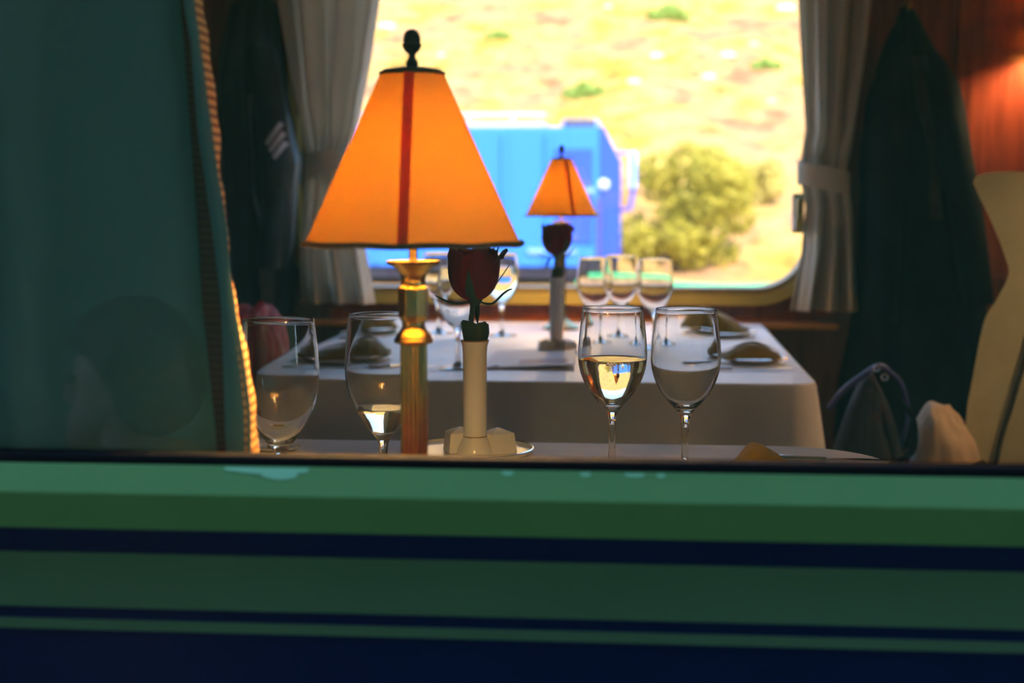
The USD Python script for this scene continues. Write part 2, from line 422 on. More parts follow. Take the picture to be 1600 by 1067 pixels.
# ------------------------------------------------------------------ the setting: the carriage
CX0, CX1 = -1.55, 1.16          # the bay of the carriage that the window shows
FLZ, CEZ = 1.10, 3.20
part('floor', bx(CX0, CX1, 0.93, 3.86, FLZ - 0.08, FLZ), M['carpet'], kind='structure')
part('ceiling', bx(CX0 - 0.1, CX1 + 0.1, 0.93, 3.86, CEZ, CEZ + 0.25), M['ceiling'], kind='structure')
part('wall_left', bx(CX0 - 0.06, CX0, 0.99, 3.72, FLZ, CEZ), M['wood'], kind='structure')
part('wall_right', bx(CX1, CX1 + 0.06, 0.99, 3.72, FLZ, CEZ), M['wood'], kind='structure')

# near side wall: painted outer skin in bands, each a piece of its own
WF = thing('wall_front', kind='structure')
OX0, OX1, OZ0, OZ1 = -0.95, 0.75, 1.965, 2.80
bands = [('skin_panel', 0.60, 1.8582, 'navy'), ('stripe', 1.8582, 1.8650, 'green_stripe'), ('skin_panel', 1.8650, 1.8732, 'navy'),
         ('stripe', 1.8732, 1.9098, 'green_stripe'), ('skin_panel', 1.9098, 1.9265, 'navy')]
for nm, z0, z1, mt in bands:
    y0 = 0.9488 if nm == 'stripe' else 0.950
    part(nm, bx(-3.2, 3.2, y0, 0.972, z0, z1), M[mt], WF, smooth=False, label='pale green painted stripe' if nm == 'stripe' else None)
part('skin_panel', prism_y(sbox(-3.2, 1.9265, 3.2, 3.4).difference(sbox(OX0, 1.9, OX1, OZ1)), 0.95, 0.972), M['navy'], WF, smooth=False)
part('inner_panel', prism_y(sbox(CX0, FLZ, CX1, CEZ).difference(sbox(OX0, OZ0, OX1, OZ1)), 0.972, 0.99), M['wood'], WF, smooth=False)

W1 = thing('window_1', kind='structure')
sill = [(0.978, 1.9705), (0.9505, 1.9705), (0.9455, 1.9690), (0.9330, 1.9532), (0.9330, 1.9522), (0.9485, 1.9262), (0.978, 1.9262)]
part('frame_rail', prism_x(sill, OX0 - 0.03, OX1 + 0.03), M['green_paint'], W1, smooth=False, label='sloped pale green outer rail under the pane')
top = [(y, OZ1 + OZ0 - z) for y, z in sill]
part('frame_rail', prism_x(top, OX0 - 0.03, OX1 + 0.03), M['green_paint'], W1, smooth=False)
for x in (OX0, OX1):
    part('frame_post', bx(x - 0.03, x + 0.03, 0.942, 0.978, OZ0, OZ1), M['green_paint'], W1, smooth=False)
part('gasket', prism_x([(0.9475, 1.9690), (0.978, 1.9690), (0.978, 1.9734), (0.962, 1.9748), (0.9515, 1.9756), (0.9490, 1.9756), (0.9475, 1.9742)], OX0, OX1), M['rubber'], W1, label='black rubber glazing strip')
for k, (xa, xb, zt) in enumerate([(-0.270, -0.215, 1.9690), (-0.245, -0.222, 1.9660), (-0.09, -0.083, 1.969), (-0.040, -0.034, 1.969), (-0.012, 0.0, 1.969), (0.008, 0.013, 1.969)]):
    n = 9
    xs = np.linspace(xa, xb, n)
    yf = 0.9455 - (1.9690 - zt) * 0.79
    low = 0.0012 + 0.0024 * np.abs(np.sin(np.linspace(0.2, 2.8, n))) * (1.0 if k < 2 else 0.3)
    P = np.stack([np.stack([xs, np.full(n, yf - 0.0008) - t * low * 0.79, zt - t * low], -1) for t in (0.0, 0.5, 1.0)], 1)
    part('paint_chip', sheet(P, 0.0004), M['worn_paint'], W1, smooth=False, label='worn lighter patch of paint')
part('pane', bx(OX0, OX1, 0.960, 0.965, OZ0, OZ1), M['pane'], W1, smooth=False)

# far side wall with a rounded window
FX0, FX1, FZ0, FZ1, FR = -0.84, 0.392, 1.929, 2.95, 0.125
part('wall_back', prism_y(sbox(CX0, FLZ, CX1, CEZ).difference(rrect(FX0 - 0.02, FX1 + 0.02, FZ0 - 0.02, FZ1 + 0.02, FR + 0.02)), 3.72, 3.84), M['wood'], smooth=False, kind='structure')
W2 = thing('window_2', kind='structure')
ring = lambda g0, g1: rrect(FX0 - g1, FX1 + g1, FZ0 - g1, FZ1 + g1, FR + g1).difference(rrect(FX0 - g0, FX1 + g0, FZ0 - g0, FZ1 + g0, FR + g0))
part('frame', prism_y(ring(0.014, 0.040), 3.692, 3.80), M['frame'], W2, smooth=30)
part('inner_frame', prism_y(ring(0.0, 0.016), 3.706, 3.80), M['frame2'], W2, smooth=30, label='darker olive inner rim')
part('pane', prism_y(rrect(FX0 - 0.004, FX1 + 0.004, FZ0 - 0.004, FZ1 + 0.004, FR), 3.770, 3.776), M['pane'], W2, smooth=False)
lt = cat_(rbox(0.356, 0.372, 3.655, 3.700, 2.080, 2.150, 0.005), rbox(0.350, 0.378, 3.690, 3.708, 2.064, 2.160, 0.004), rbox(0.352, 0.364, 3.640, 3.662, 2.070, 2.100, 0.004))
part('latch', lt, M['brass'], W2, label='small brass window catch')
part('trim_1', rbox(-0.90, 0.46, 3.640, 3.72, 1.835, 1.850, 0.004), M['ledge_wood'], kind='structure')
for k, (xa, xb) in enumerate([(-1.55, -0.95), (0.50, 1.16)]):
    for j in range(3):
        w = (xb - xa) / 3
        part('trim_2', rbox(xa + j * w + 0.012, xa + (j + 1) * w - 0.012, 3.712, 3.7205, 1.95, 3.05, 0.004), M['wood'], kind='structure')

# ------------------------------------------------------------------ tables and cloths
T = 1.85


def outline(x0, x1, y0, y1, rc, n=14, side=26):
    """rounded corners at the aisle end given by rc = {corner: radius}; counter-clockwise points"""
    pts = []
    cs = [((x0, y0), 'a', PI), ((x1, y0), 'b', 1.5 * PI), ((x1, y1), 'c', 0.0), ((x0, y1), 'd', 0.5 * PI)]
    sg = {'a': (1, 1), 'b': (-1, 1), 'c': (-1, -1), 'd': (1, -1)}
    for (cx, cy), k, a0 in cs:
        r = rc.get(k, 0.004)
        ox, oy = cx + sg[k][0] * r, cy + sg[k][1] * r
        pts += [(ox + r * math.cos(a0 + t), oy + r * math.sin(a0 + t)) for t in np.linspace(0, PI / 2, n)]
    out = []
    for p, q in zip(pts, pts[1:] + pts[:1]):
        d = math.dist(p, q)
        m = max(1, int(d / 0.03))
        out += [(p[0] + (q[0] - p[0]) * i / m, p[1] + (q[1] - p[1]) * i / m) for i in range(m)]
    return np.array(out)


def tablecloth(x0, x1, y0, y1, rc, drop, flare, wall_y, seed):
    o = outline(x0, x1, y0, y1, rc)
    n = len(o)
    nrm = np.roll(o, -1, 0) - np.roll(o, 1, 0)
    nrm = np.stack([nrm[:, 1], -nrm[:, 0]], 1); nrm /= np.linalg.norm(nrm, axis=1, keepdims=True)
    s = np.cumsum(np.linalg.norm(o - np.roll(o, 1, 0), axis=1))
    dr = np.where(np.abs(o[:, 1] - wall_y) < 0.05, 0.010, drop)
    rr = np.random.default_rng(seed)
    wave = 0.5 * np.sin(s * 21 + rr.uniform(0, 6)) + 0.35 * np.sin(s * 37 + rr.uniform(0, 6))
    c = o.mean(0)
    rings = [np.column_stack([c + (o - c) * t, np.full(n, T)]) for t in (0.3, 0.7, 0.96)]
    rings.append(np.column_stack([o - nrm * 0.003, np.full(n, T)]))
    rings.append(np.column_stack([o - nrm * 0.0008, np.full(n, T - 0.0012)]))
    for t in (0.02, 0.1, 0.25, 0.45, 0.7, 1.0):
        off = (flare * t + 0.010 * wave * t) * (dr / drop) + 0.001
        rings.append(np.column_stack([o + nrm * off[:, None], T - 0.002 - dr * t]))
    inner = [r - np.column_stack([nrm * 0.0012 * (1 if i > 3 else 0), np.full(n, 0.0015 if i <= 4 else 0.0)]) for i, r in enumerate(rings)]
    V = np.vstack([[*c, T]] + rings + inner[::-1] + [[*c, T - 0.0015]])
    F = []
    R = len(rings) * 2
    for i in range(n):
        j = (i + 1) % n
        F.append([0, 1 + i, 1 + j])
        for k in range(R - 1):
            a, b = 1 + k * n, 1 + (k + 1) * n
            F += [[a + i, b + i, b + j], [a + i, b + j, a + j]]
        F.append([len(V) - 1, 1 + (R - 1) * n + j, 1 + (R - 1) * n + i])
    m = trimesh.Trimesh(V, np.array(F), process=False)
    m.fix_normals()
    return m


def table(label, x0, x1, y0, y1):
    t = thing('dining_table', label, 'table', ((x0 + x1) / 2, (y0 + y1) / 2, FLZ))
    hx, hy, hz = (x1 - x0) / 2 - 0.004, (y1 - y0) / 2 - 0.004, T - FLZ - 0.002
    part('tabletop', rbox(-hx + 0.02, hx - 0.02, -hy + 0.02, hy - 0.02, hz - 0.03, hz, 0.01), M['wood'], t)
    part('pedestal', lathe([(0, 0.02), (0.05, 0.02), (0.035, 0.06), (0.03, 0.3), (0.045, hz - 0.06), (0.09, hz - 0.03), (0, hz - 0.03)], 24), M['bronze'], t)
    part('foot_plate', lathe([(0, 0), (0.22, 0), (0.22, 0.012), (0.06, 0.03), (0, 0.03)], 32), M['bronze'], t)


table('dark wooden dining table under the cream cloth just inside the near window', -0.66, 0.27, 1.03, 1.80)
table('dark wooden dining table under the white cloth beneath the far window', -0.66, 0.27, 2.43, 3.63)
tag(part('tablecloth', tablecloth(-0.665, 0.274, 1.02, 1.805, {'c': 0.12, 'd': 0.12}, 0.26, 0.02, -9.0, 3), M['cream_linen']), 'cream tablecloth with a rounded corner on the table just inside the near window', 'tablecloth')
tag(part('tablecloth', tablecloth(-0.667, 0.276, 2.425, 3.635, {'a': 0.045, 'b': 0.045}, 0.30, 0.045, 3.635, 5), M['linen']), 'white tablecloth hanging in a deep drop on the table beneath the far window', 'tablecloth')


# ------------------------------------------------------------------ table lamps
def fluted(a, r, z):
    if 0.028 < z < 0.182 and r > 0.009:
        return r * (1 - 0.17 * np.abs(np.sin(a * 9)) ** 0.7)
    if 0.200 < z < 0.226 and r > 0.009:
        return r / np.maximum(np.abs(np.cos((a + PI / 8) % (PI / 4) - PI / 8)), 0.92) * 0.97
    return np.full(len(a), r)


def make_lamp(label, loc, group=None):
    t = thing('table_lamp', label, 'lamp', loc, group=group)
    part('base', lathe(spline([(0, 0), (0.040, 0), (0.042, 0.003), (0.041, 0.007), (0.032, 0.011), (0.022, 0.017), (0.014, 0.022), (0.0125, 0.027), (0, 0.0272)], 4), 40), M['brass'], t)
    col = [(0, 0.0272), (0.0105, 0.0272), (0.0105, 0.06), (0.0105, 0.10), (0.0105, 0.15), (0.0103, 0.1815)]
    col += [(0.0112, 0.1825), (0.0145, 0.1835), (0.0150, 0.1855), (0.0138, 0.1875), (0.0132, 0.1895), (0.0105, 0.1925), (0.0088, 0.196), (0.0086, 0.199)]
    col += [(0.0092, 0.2005), (0.0110, 0.2035), (0.0112, 0.2045), (0.0112, 0.2240), (0.0108, 0.2255), (0.0094, 0.2270), (0.0094, 0.2295), (0.0090, 0.2310)]
    part('column', lathe(col + [(0, 0.2310)], 96, fluted), M['brass'], t)
    part('cup', lathe([(0, 0.2310), (0.0092, 0.2310), (0.0096, 0.2340), (0.0112, 0.2370), (0.0150, 0.2405), (0.0198, 0.2430), (0.0203, 0.2440), (0.0203, 0.2456), (0.0185, 0.2452), (0.010, 0.2425), (0, 0.2420)], 48), M['brass'], t)
    part('pole', lathe([(0, 0.242), (0.0033, 0.242), (0.0033, 0.2545), (0.0058, 0.2555), (0.0058, 0.2625), (0, 0.2625)], 20), M['brass'], t)
    # thin brass harp that carries the cap from the socket
    for s in (-1, 1):
        part('harp', tube(spline([(s * 0.0056, 0, 0.258), (s * 0.019, 0, 0.272), (s * 0.021, 0, 0.325), (s * 0.014, 0, 0.365), (s * 0.002, 0, 0.3865)], 6), 0.0011, 8), M['brass'], t)
    part('bulb', lathe(spline([(0, 0.262), (0.0055, 0.263), (0.0075, 0.268), (0.0120, 0.281), (0.0140, 0.300), (0.0125, 0.322), (0.007, 0.342), (0, 0.354)], 4), 24), M['bulb'], t)
    n = 72
    z0, z1, r0, r1, th = 0.2575, 0.3862, 0.0815, 0.0232, 0.0008
    zs = np.linspace(z0, z1, 10)
    rad = lambda z: r0 + (r1 - r0) * (z - z0) / (z1 - z0)
    a = np.arange(n) * 2 * PI / n
    outer = [np.stack([rad(z) * np.cos(a), rad(z) * np.sin(a), np.full(n, z)], 1) for z in zs]
    inn = [np.stack([(rad(z) - th) * np.cos(a), (rad(z) - th) * np.sin(a), np.full(n, z)], 1) for z in zs[::-1]]
    V = np.vstack(outer + inn)
    F = []
    R = len(zs) * 2
    for k in range(R):
        A, B = k * n, ((k + 1) % R) * n
        for i in range(n):
            j = (i + 1) % n
            F += [[A + i, A + j, B + j], [A + i, B + j, B + i]]
    sh = part('shade', trimesh.Trimesh(V, np.array(F), process=False), M['shade'], t, smooth=50)
    # braid along hem and top, and one flat seam down the shade
    ang = np.linspace(0, 2 * PI, 73)
    part('hem_braid', tube(np.stack([(r0 + 0.0006) * np.cos(ang), (r0 + 0.0006) * np.sin(ang), z0 + 0.0012 + 0.0004 * np.sin(ang * 9)], 1), 0.0022, 8, False), M['braid'], sh)
    part('top_braid', tube(np.stack([(r1 + 0.0004) * np.cos(ang), (r1 + 0.0004) * np.sin(ang), np.full(73, z1 - 0.001)], 1), 0.0014, 8, False), M['braid'], sh)
    sa = -PI / 2 + 0.062
    zz = np.linspace(z0 + 0.001, z1 - 0.001, 8)
    P = np.stack([np.stack([(rad(zz) + 0.0007) * np.cos(sa + d), (rad(zz) + 0.0007) * np.sin(sa + d), zz], -1) for d in [np.linspace(-1, 1, 4)[i] * 0.0037 / rad(zz) for i in range(4)]], 0)
    part('seam', sheet(P, 0.0008), M['seam'], sh, label='darker vertical seam')
    part('cap', lathe([(0, 0.3845), (0.0232, 0.3845), (0.0240, 0.3860), (0.0215, 0.3880), (0.0120, 0.3896), (0.0040, 0.3905), (0, 0.3905)], 48), M['bronze'], t, label='dark bronze cap on the shade')
    part('finial', lathe(spline([(0, 0.3903), (0.0042, 0.3905), (0.0046, 0.3935), (0.0036, 0.3955), (0.0026, 0.3975), (0.0030, 0.3995), (0.0056, 0.4020), (0.0072, 0.4055), (0.0073, 0.4070), (0.0064, 0.4078), (0.0066, 0.4105), (0.0055, 0.4145), (0.0030, 0.4172), (0, 0.4178)], 4), 28), M['bronze'], t, label='acorn finial in dark bronze')
    return t


lamp = make_lamp('brass table lamp with orange shade and acorn finial, the larger one beside the near window', (-0.175, 1.13, T))
dup(lamp, (-0.192, 3.44, T), 'smaller looking lamp with pale orange shade behind the rose, under the far window', 0.35)

# ------------------------------------------------------------------ roses, vases, shakers
vase_prof = [(0, 0.0), (0.0200, 0.0), (0.0208, 0.0012), (0.0200, 0.006), (0.0172, 0.012), (0.0148, 0.0172), (0.0134, 0.0200), (0.0131, 0.0225), (0.0132, 0.05), (0.0134, 0.09), (0.0136, 0.115), (0.0142, 0.1235), (0.0157, 0.1285), (0.0160, 0.1300)]
vase_in = [(0.0148, 0.1303), (0.0128, 0.122), (0.0118, 0.10), (0.0115, 0.03), (0, 0.025)]


def make_vase(label, loc, mat, tall=1.0):
    t = thing('bud_vase', label, 'vase', loc)
    pr = np.array(vase_prof + vase_in); pr[:, 1] *= tall
    part('body', lathe(pr, 48), mat, t)
    part('rim_line', lathe([(0.0150, 0.1297 * tall), (0.0161, 0.1292 * tall), (0.01625, 0.1300 * tall), (0.0157, 0.1307 * tall), (0.0148, 0.1304 * tall), (0.0150, 0.1297 * tall)], 48), M['gold'], t, label='fine gold rim')
    part('foot_line', lathe([(0.0130, 0.0205 * tall), (0.01365, 0.0207 * tall), (0.01360, 0.0217 * tall), (0.0130, 0.0219 * tall), (0.0130, 0.0205 * tall)], 48), M['gold'], t, label='fine brown line above the foot')
    return t


RP = spline([(0.0, 0.10), (0.06, 0.42), (0.2, 0.74), (0.42, 0.93), (0.65, 1.0), (0.85, 0.985), (1.0, 0.96)], 8)


def petal(phi, R, H, z0, W, curl, tip, seed):
    """one cupped petal: u across, v up"""
    r = np.random.default_rng(seed)
    u, v = np.meshgrid(np.linspace(-1, 1, 15), np.linspace(0, 1, 15), indexing='ij')
    hh = H * (1 - 0.16 * np.abs(u) ** 2.6) * (1 + 0.03 * np.sin(u * 6 + r.uniform(0, 6)) + 0.02 * np.sin(u * 11 + r.uniform(0, 6)))
    rad = R * np.interp(v, RP[:, 0], RP[:, 1])
    edge = np.clip((v - 0.78) / 0.22, 0, 1) ** 2
    rad = rad + curl * edge * (1 + 0.4 * np.sin(u * 4 + r.uniform(0, 6))) + R * 0.05 * np.abs(u) ** 3
    zz = z0 + hh * v - edge * np.abs(curl) * 0.55 + tip * edge * np.exp(-(u * 3.2) ** 2)
    ang = phi + u * W * (0.35 + 0.65 * np.sin(PI * (0.12 + 0.62 * v)))
    P = np.stack([rad * np.cos(ang), rad * np.sin(ang), zz], -1)
    return sheet(P, 0.0007)


def sepal(phi, pts, w, tri=False):
    """narrow leaf along a bent midrib given as (out, up)"""
    c = spline(pts, 7)
    t = np.linspace(0, 1, len(c))
    ww = w * np.sin(PI * np.clip(t * 0.93 + 0.07, 0, 1)) ** 0.7
    if tri:
        ww = w * np.interp(t, [0, 0.2, 0.5, 1], [0.8, 1.0, 0.75, 0.03])
    out = np.array([math.cos(phi), math.sin(phi), 0]); sd = np.array([-math.sin(phi), math.cos(phi), 0])
    mid = c[:, :1] * out + np.array([0, 0, 1.0]) * c[:, 1:]
    P = np.stack([mid + sd * (s * ww)[:, None] + np.array([0, 0, 1.0]) * (abs(s) * ww * 0.5)[:, None] for s in (-1, -0.5, 0, 0.5, 1)], 0)
    return sheet(P, 0.0008)


def make_rose(label, loc, zf=0.174):
    """origin at the foot of its stem inside the vase; the bud sits zf above"""
    t = thing('rose', label, 'flower', loc)
    lo, b = 0.025, zf
    part('stem', tube(spline([(0.002, 0.001, lo), (0.001, 0, 0.09), (-0.0035, 0, b - 0.03), (-0.003, 0, b - 0.012), (-0.001, 0, b + 0.002)], 6), [*np.linspace(0.0022, 0.0030, 20), *np.linspace(0.003, 0.0052, 5)], 12), M['stem'], t)
    part('hip', lathe(spline([(0, b - 0.006), (0.005, b - 0.004), (0.0085, b + 0.001), (0.010, b + 0.006), (0, b + 0.007)], 4), 24), M['stem'], t, label='green swelling under the flower')
    k = 0
    for ring, (n, R, H, W, curl) in enumerate([(3, 0.009, 0.052, 1.5, -0.002), (4, 0.015, 0.0555, 1.15, 0.001), (5, 0.0210, 0.0590, 0.95, 0.0015), (5, 0.0258, 0.0608, 0.9, 0.0022), (5, 0.0283, 0.0595, 0.80, 0.0018)]):
        for i in range(n):
            c = curl
            if ring == 4 and i == 0:
                c = 0.0085
            phi = 2 * PI * i / n + (ring * 0.75 + 0.15 if ring < 4 else 0.02)
            part('petal', petal(phi, R, H + 0.001 * math.sin(k * 2.3), b + 0.0005, W, c, 0.0012 if ring > 2 else 0, 50 + k), M['rose'], t, smooth=50)
            k += 1
    part('sepal', sepal(PI - 0.15, [(0.004, b + 0.000), (0.014, b - 0.003), (0.026, b - 0.0035), (0.038, b + 0.001), (0.047, b + 0.006)], 0.0032), M['leaf'], t)
    part('sepal', sepal(-0.25, [(0.004, b + 0.000), (0.013, b - 0.003), (0.023, b - 0.002), (0.034, b + 0.008), (0.041, b + 0.013), (0.045, b + 0.0145)], 0.0034), M['leaf'], t)
    part('sepal', sepal(0.15, [(0.010, b + 0.004), (0.020, b + 0.013), (0.027, b + 0.023), (0.034, b + 0.033), (0.0405, b + 0.0425)], 0.0013), M['leaf'], t)
    part('sepal', sepal(-PI / 2 - 0.12, [(0.006, b + 0.0), (0.0205, b + 0.007), (0.0268, b + 0.018), (0.0295, b + 0.028), (0.0300, b + 0.036)], 0.0055, True), M['leaf'], t)
    part('sepal', sepal(PI / 2, [(0.004, b), (0.016, b - 0.006), (0.024, b - 0.016), (0.028, b - 0.028)], 0.0035), M['leaf'], t)
    # a folded leaf standing in the neck of the vase
    P = []
    for s, (dx, top) in enumerate([(-0.0155, 0.150), (-0.0125, 0.1535), (-0.004, 0.1525), (0.004, 0.1490), (0.0065, 0.1500), (0.0125, 0.1520), (0.0150, 0.1470)]):
        zz = np.linspace(0.112, top, 6)
        q = (zz - 0.112) / (top - 0.112)
        P.append(np.stack([dx * (0.45 + 0.55 * q ** 0.7), -0.004 - 0.007 * (1 - (dx / 0.016) ** 2) * q + 0.003 * (abs(dx) > 0.013) * q, zz], -1))
    part('leaf', sheet(np.array(P), 0.0009), M['leaf'], t)
    P = []
    for dx, top in [(-0.006, 0.140), (0.002, 0.149), (0.010, 0.1500), (0.0150, 0.1475), (0.0156, 0.138)]:
        zz = np.linspace(0.112, top, 6)
        q = (zz - 0.112) / (top - 0.112)
        P.append(np.stack([dx * (0.45 + 0.55 * q ** 0.7), 0.004 + 0.004 * q + 0 * zz, zz], -1))
    part('leaf', sheet(np.array(P), 0.0009), M['leaf'], t)
    part('thorn', tube([(-0.003, -0.002, b - 0.012), (-0.0055, -0.0025, b - 0.016), (-0.0068, -0.003, b - 0.021)], [0.0011, 0.0008, 0.0003], 6), M['stem'], t)
    return t


PL = T + 0.0045
make_vase('slim cream porcelain bud vase holding the dark red rose on the near table', (-0.1912, 1.684, PL), M['porcelain'])
rose = make_rose('dark red rosebud in the cream vase beside the near lamp', (-0.1912, 1.684, PL))
FVX, FVY = -0.171, 2.905
make_vase('slim grey bud vase standing in front of the far lamp', (FVX, FVY, T), M['porcelain'], 1.12)
dup(rose, (FVX, FVY, T + 0.012), 'small blurred red rosebud with green leaf in the grey vase on the far table', 0.9)


def make_shaker(label, loc, rotz, mat, group=None):
    """square tapering porcelain shaker with a hipped top"""
    t = thing('shaker', label, 'salt and pepper shaker', loc, rotz, group)
    a, b, h, hh = 0.0165, 0.0140, 0.0225, 0.0285
    v = [(-a, -a, 0), (a, -a, 0), (a, a, 0), (-a, a, 0), (-b, -b, h), (b, -b, h), (b, b, h), (-b, b, h), (0, 0, hh)]
    hull = m3.Manifold.batch_hull([m3.Manifold.sphere(0.0008, 8).translate([x * 0.955, y * 0.955, 0.0008 + z * 0.965]) for x, y, z in v])
    part('body', hull, mat, t, smooth=25)
    part('hole', cat_(*[lathe([(0, 0), (0.0007, 0), (0.0007, 0.0005), (0, 0.0005)], 8).apply_translation([x, y, hh - 0.0012]) for x, y in ((0.0035, 0.0), (-0.0035, 0.0))]), M['bronze'], t)
    return t


make_shaker('cream porcelain shaker left of the rose vase on the near table', (-0.2105, 1.702, PL), 0.35, M['porcelain'])
make_shaker('cream porcelain shaker right of the rose vase on the near table', (-0.1670, 1.700, PL), 0.62, M['porcelain'])
make_shaker('grey shaker at the left of the grey vase on the far table', (FVX - 0.0185, FVY - 0.024, T), 0.2, M['porcelain'])
make_shaker('grey shaker at the right of the grey vase on the far table', (FVX + 0.0200, FVY - 0.022, T), 0.75, M['porcelain'])


# ------------------------------------------------------------------ plates, napkins, cutlery, menus
def plate_mesh(r):
    return lathe([(0, 0), (r * 0.60, 0), (r * 0.63, 0.0014), (r * 0.97, 0.0085), (r, 0.0092), (r * 0.995, 0.0102), (r * 0.96, 0.0100), (r * 0.64, 0.0042), (r * 0.58, 0.0030), (0, 0.0030)], 64)


def make_plate(label, loc, r, mat='porcelain', group=None):
    t = thing('plate', label, 'plate', loc, group=group)
    part('dish', plate_mesh(r), M[mat], t)
    part('rim_line', lathe([(r * 0.985, 0.0098), (r * 1.003, 0.0092), (r * 1.003, 0.0099), (r * 0.99, 0.0106), (r * 0.985, 0.0098)], 64), M['gold'], t)
    return t


t = thing('tray', 'round white tray under the rose vase and two cream shakers', 'tray', (-0.203, 1.713, T))
part('dish', lathe([(0, 0), (0.070, 0), (0.0755, 0.0035), (0.0760, 0.0075), (0.0748, 0.0080), (0.0730, 0.0045), (0, 0.0045)], 64), M['porcelain'], t)
part('rim_line', lathe([(0.0745, 0.0076), (0.0763, 0.0072), (0.0763, 0.0080), (0.0750, 0.0084), (0.0745, 0.0076)], 64), M['steel'], t)
t = thing('butter_dish', 'small flat round dish behind the leftmost near wine glass', 'dish', (-0.428, 1.722, T))
part('dish', lathe([(0, 0), (0.020, 0), (0.0262, 0.0030), (0.0268, 0.0052), (0.0255, 0.0052), (0.021, 0.003), (0, 0.003)], 40), M['porcelain'], t)
part('butter', rbox(-0.011, 0.011, -0.009, 0.009, 0.003, 0.008, 0.002), M['gold_napkin'], t)


def fold_napkin(w, d, h, seed, peak=0.4):
    """a napkin folded to a soft wedge: a tent-like padded heightfield"""
    r = np.random.default_rng(seed)
    u, v = np.meshgrid(np.linspace(-1, 1, 25), np.linspace(-1, 1, 15), indexing='ij')
    prof = np.clip(1 - np.abs((u - peak) / np.where(u > peak, 1 - peak, 1 + peak)) ** 1.6, 0, 1) * (1 - np.abs(v) ** 3) ** 0.8
    z = 0.004 + h * prof + 0.0012 * np.sin(u * 9 + v * 4 + r.uniform(0, 6))
    up_ = np.stack([u * w / 2, v * d / 2 * (1 - 0.15 * u), z], -1)
    dn = up_.copy(); dn[..., 2] = 0.0003
    V = np.vstack([up_.reshape(-1, 3), dn.reshape(-1, 3)])
    idx = np.arange(25 * 15).reshape(25, 15); o = 375
    a, b, c, d_ = idx[:-1, :-1].ravel(), idx[1:, :-1].ravel(), idx[1:, 1:].ravel(), idx[:-1, 1:].ravel()
    F = [np.stack([a, b, c], 1), np.stack([a, c, d_], 1), np.stack([a, c, b], 1) + o, np.stack([a, d_, c], 1) + o]
    rim = np.concatenate([idx[:, 0], idx[-1, 1:], idx[-2::-1, -1], idx[0, -2:0:-1]]); r2 = np.roll(rim, -1)
    F += [np.stack([rim, r2 + o, r2], 1), np.stack([rim, rim + o, r2 + o], 1)]
    m = trimesh.Trimesh(V, np.vstack(F), process=False); m.fix_normals()
    return m


def make_napkin(label, loc, rotz, w, d, h, seed, mat='olive_napkin', edge=True, peak=0.4):
    t = thing('napkin', label, 'napkin', loc, rotz)
    part('cloth', fold_napkin(w, d, h, seed, peak), M[mat], t, smooth=60)
    if edge:
        s = np.linspace(-1, 1, 20)
        pr = np.clip(1 - np.abs((s - peak) / np.where(s > peak, 1 - peak, 1 + peak)) ** 1.6, 0, 1)
        P = np.stack([np.stack([s * w / 2, np.full(20, d * (0.10 + 0.32 * q)), 0.0075 + h * pr * (1.06 - 0.35 * q)], -1) for q in np.linspace(0, 1, 5)], 1)
        part('white_fold', sheet(P, 0.0014), M['linen'], t, smooth=60, label='white inner fold')
    return t


def make_fork(label, loc, rotz, L=0.19):
    t = thing('fork', label, 'fork', loc, rotz)
    x = np.linspace(0, 1, 14)
    w = np.interp(x, [0, 0.1, 0.5, 0.62, 0.7, 0.75], [0.0075, 0.009, 0.0032, 0.004, 0.011, 0.012])
    z = np.interp(x, [0, 0.1, 0.5, 0.7, 0.85, 1], [0.0014, 0.002, 0.007, 0.0035, 0.0018, 0.005])
    k = x <= 0.78
    P = np.stack([np.stack([x[k] * L, s * w[k], z[k]], -1) for s in (-1, -0.4, 0.4, 1)], 0)
    part('handle', sheet(P, 0.0018), M['steel'], t)
    for q in (-0.0098, -0.0033, 0.0033, 0.0098):
        part('tine', tube([(0.74 * L, q, 0.003), (0.86 * L, q, 0.0022), (L, q * 0.95, 0.0050)], [0.0016, 0.0014, 0.0008], 8), M['steel'], t)
    return t


def make_knife(label, loc, rotz, L=0.2):
    t = thing('table_knife', label, 'knife', loc, rotz)
    x = np.linspace(0, 1, 12)
    part('handle', tube(np.stack([x * 0.45 * L, 0 * x, 0.0042 + 0 * x], 1), np.interp(x, [0, 0.08, 0.6, 1], [0.0015, 0.0042, 0.0034, 0.0030]), 12), M['steel'], t)
    x = np.linspace(0, 1, 14)
    w = np.interp(x, [0, 0.08, 0.6, 0.9, 1.0], [0.003, 0.0075, 0.0090, 0.007, 0.0008])
    P = np.stack([np.stack([0.44 * L + x * 0.56 * L, -0.003 + w * (s + 0.5), 0.0040 + 0 * x], -1) for s in (-0.5, 0.0, 0.5, 1.0)], 0)
    part('blade', sheet(P, 0.0016), M['steel'], t)
    return t


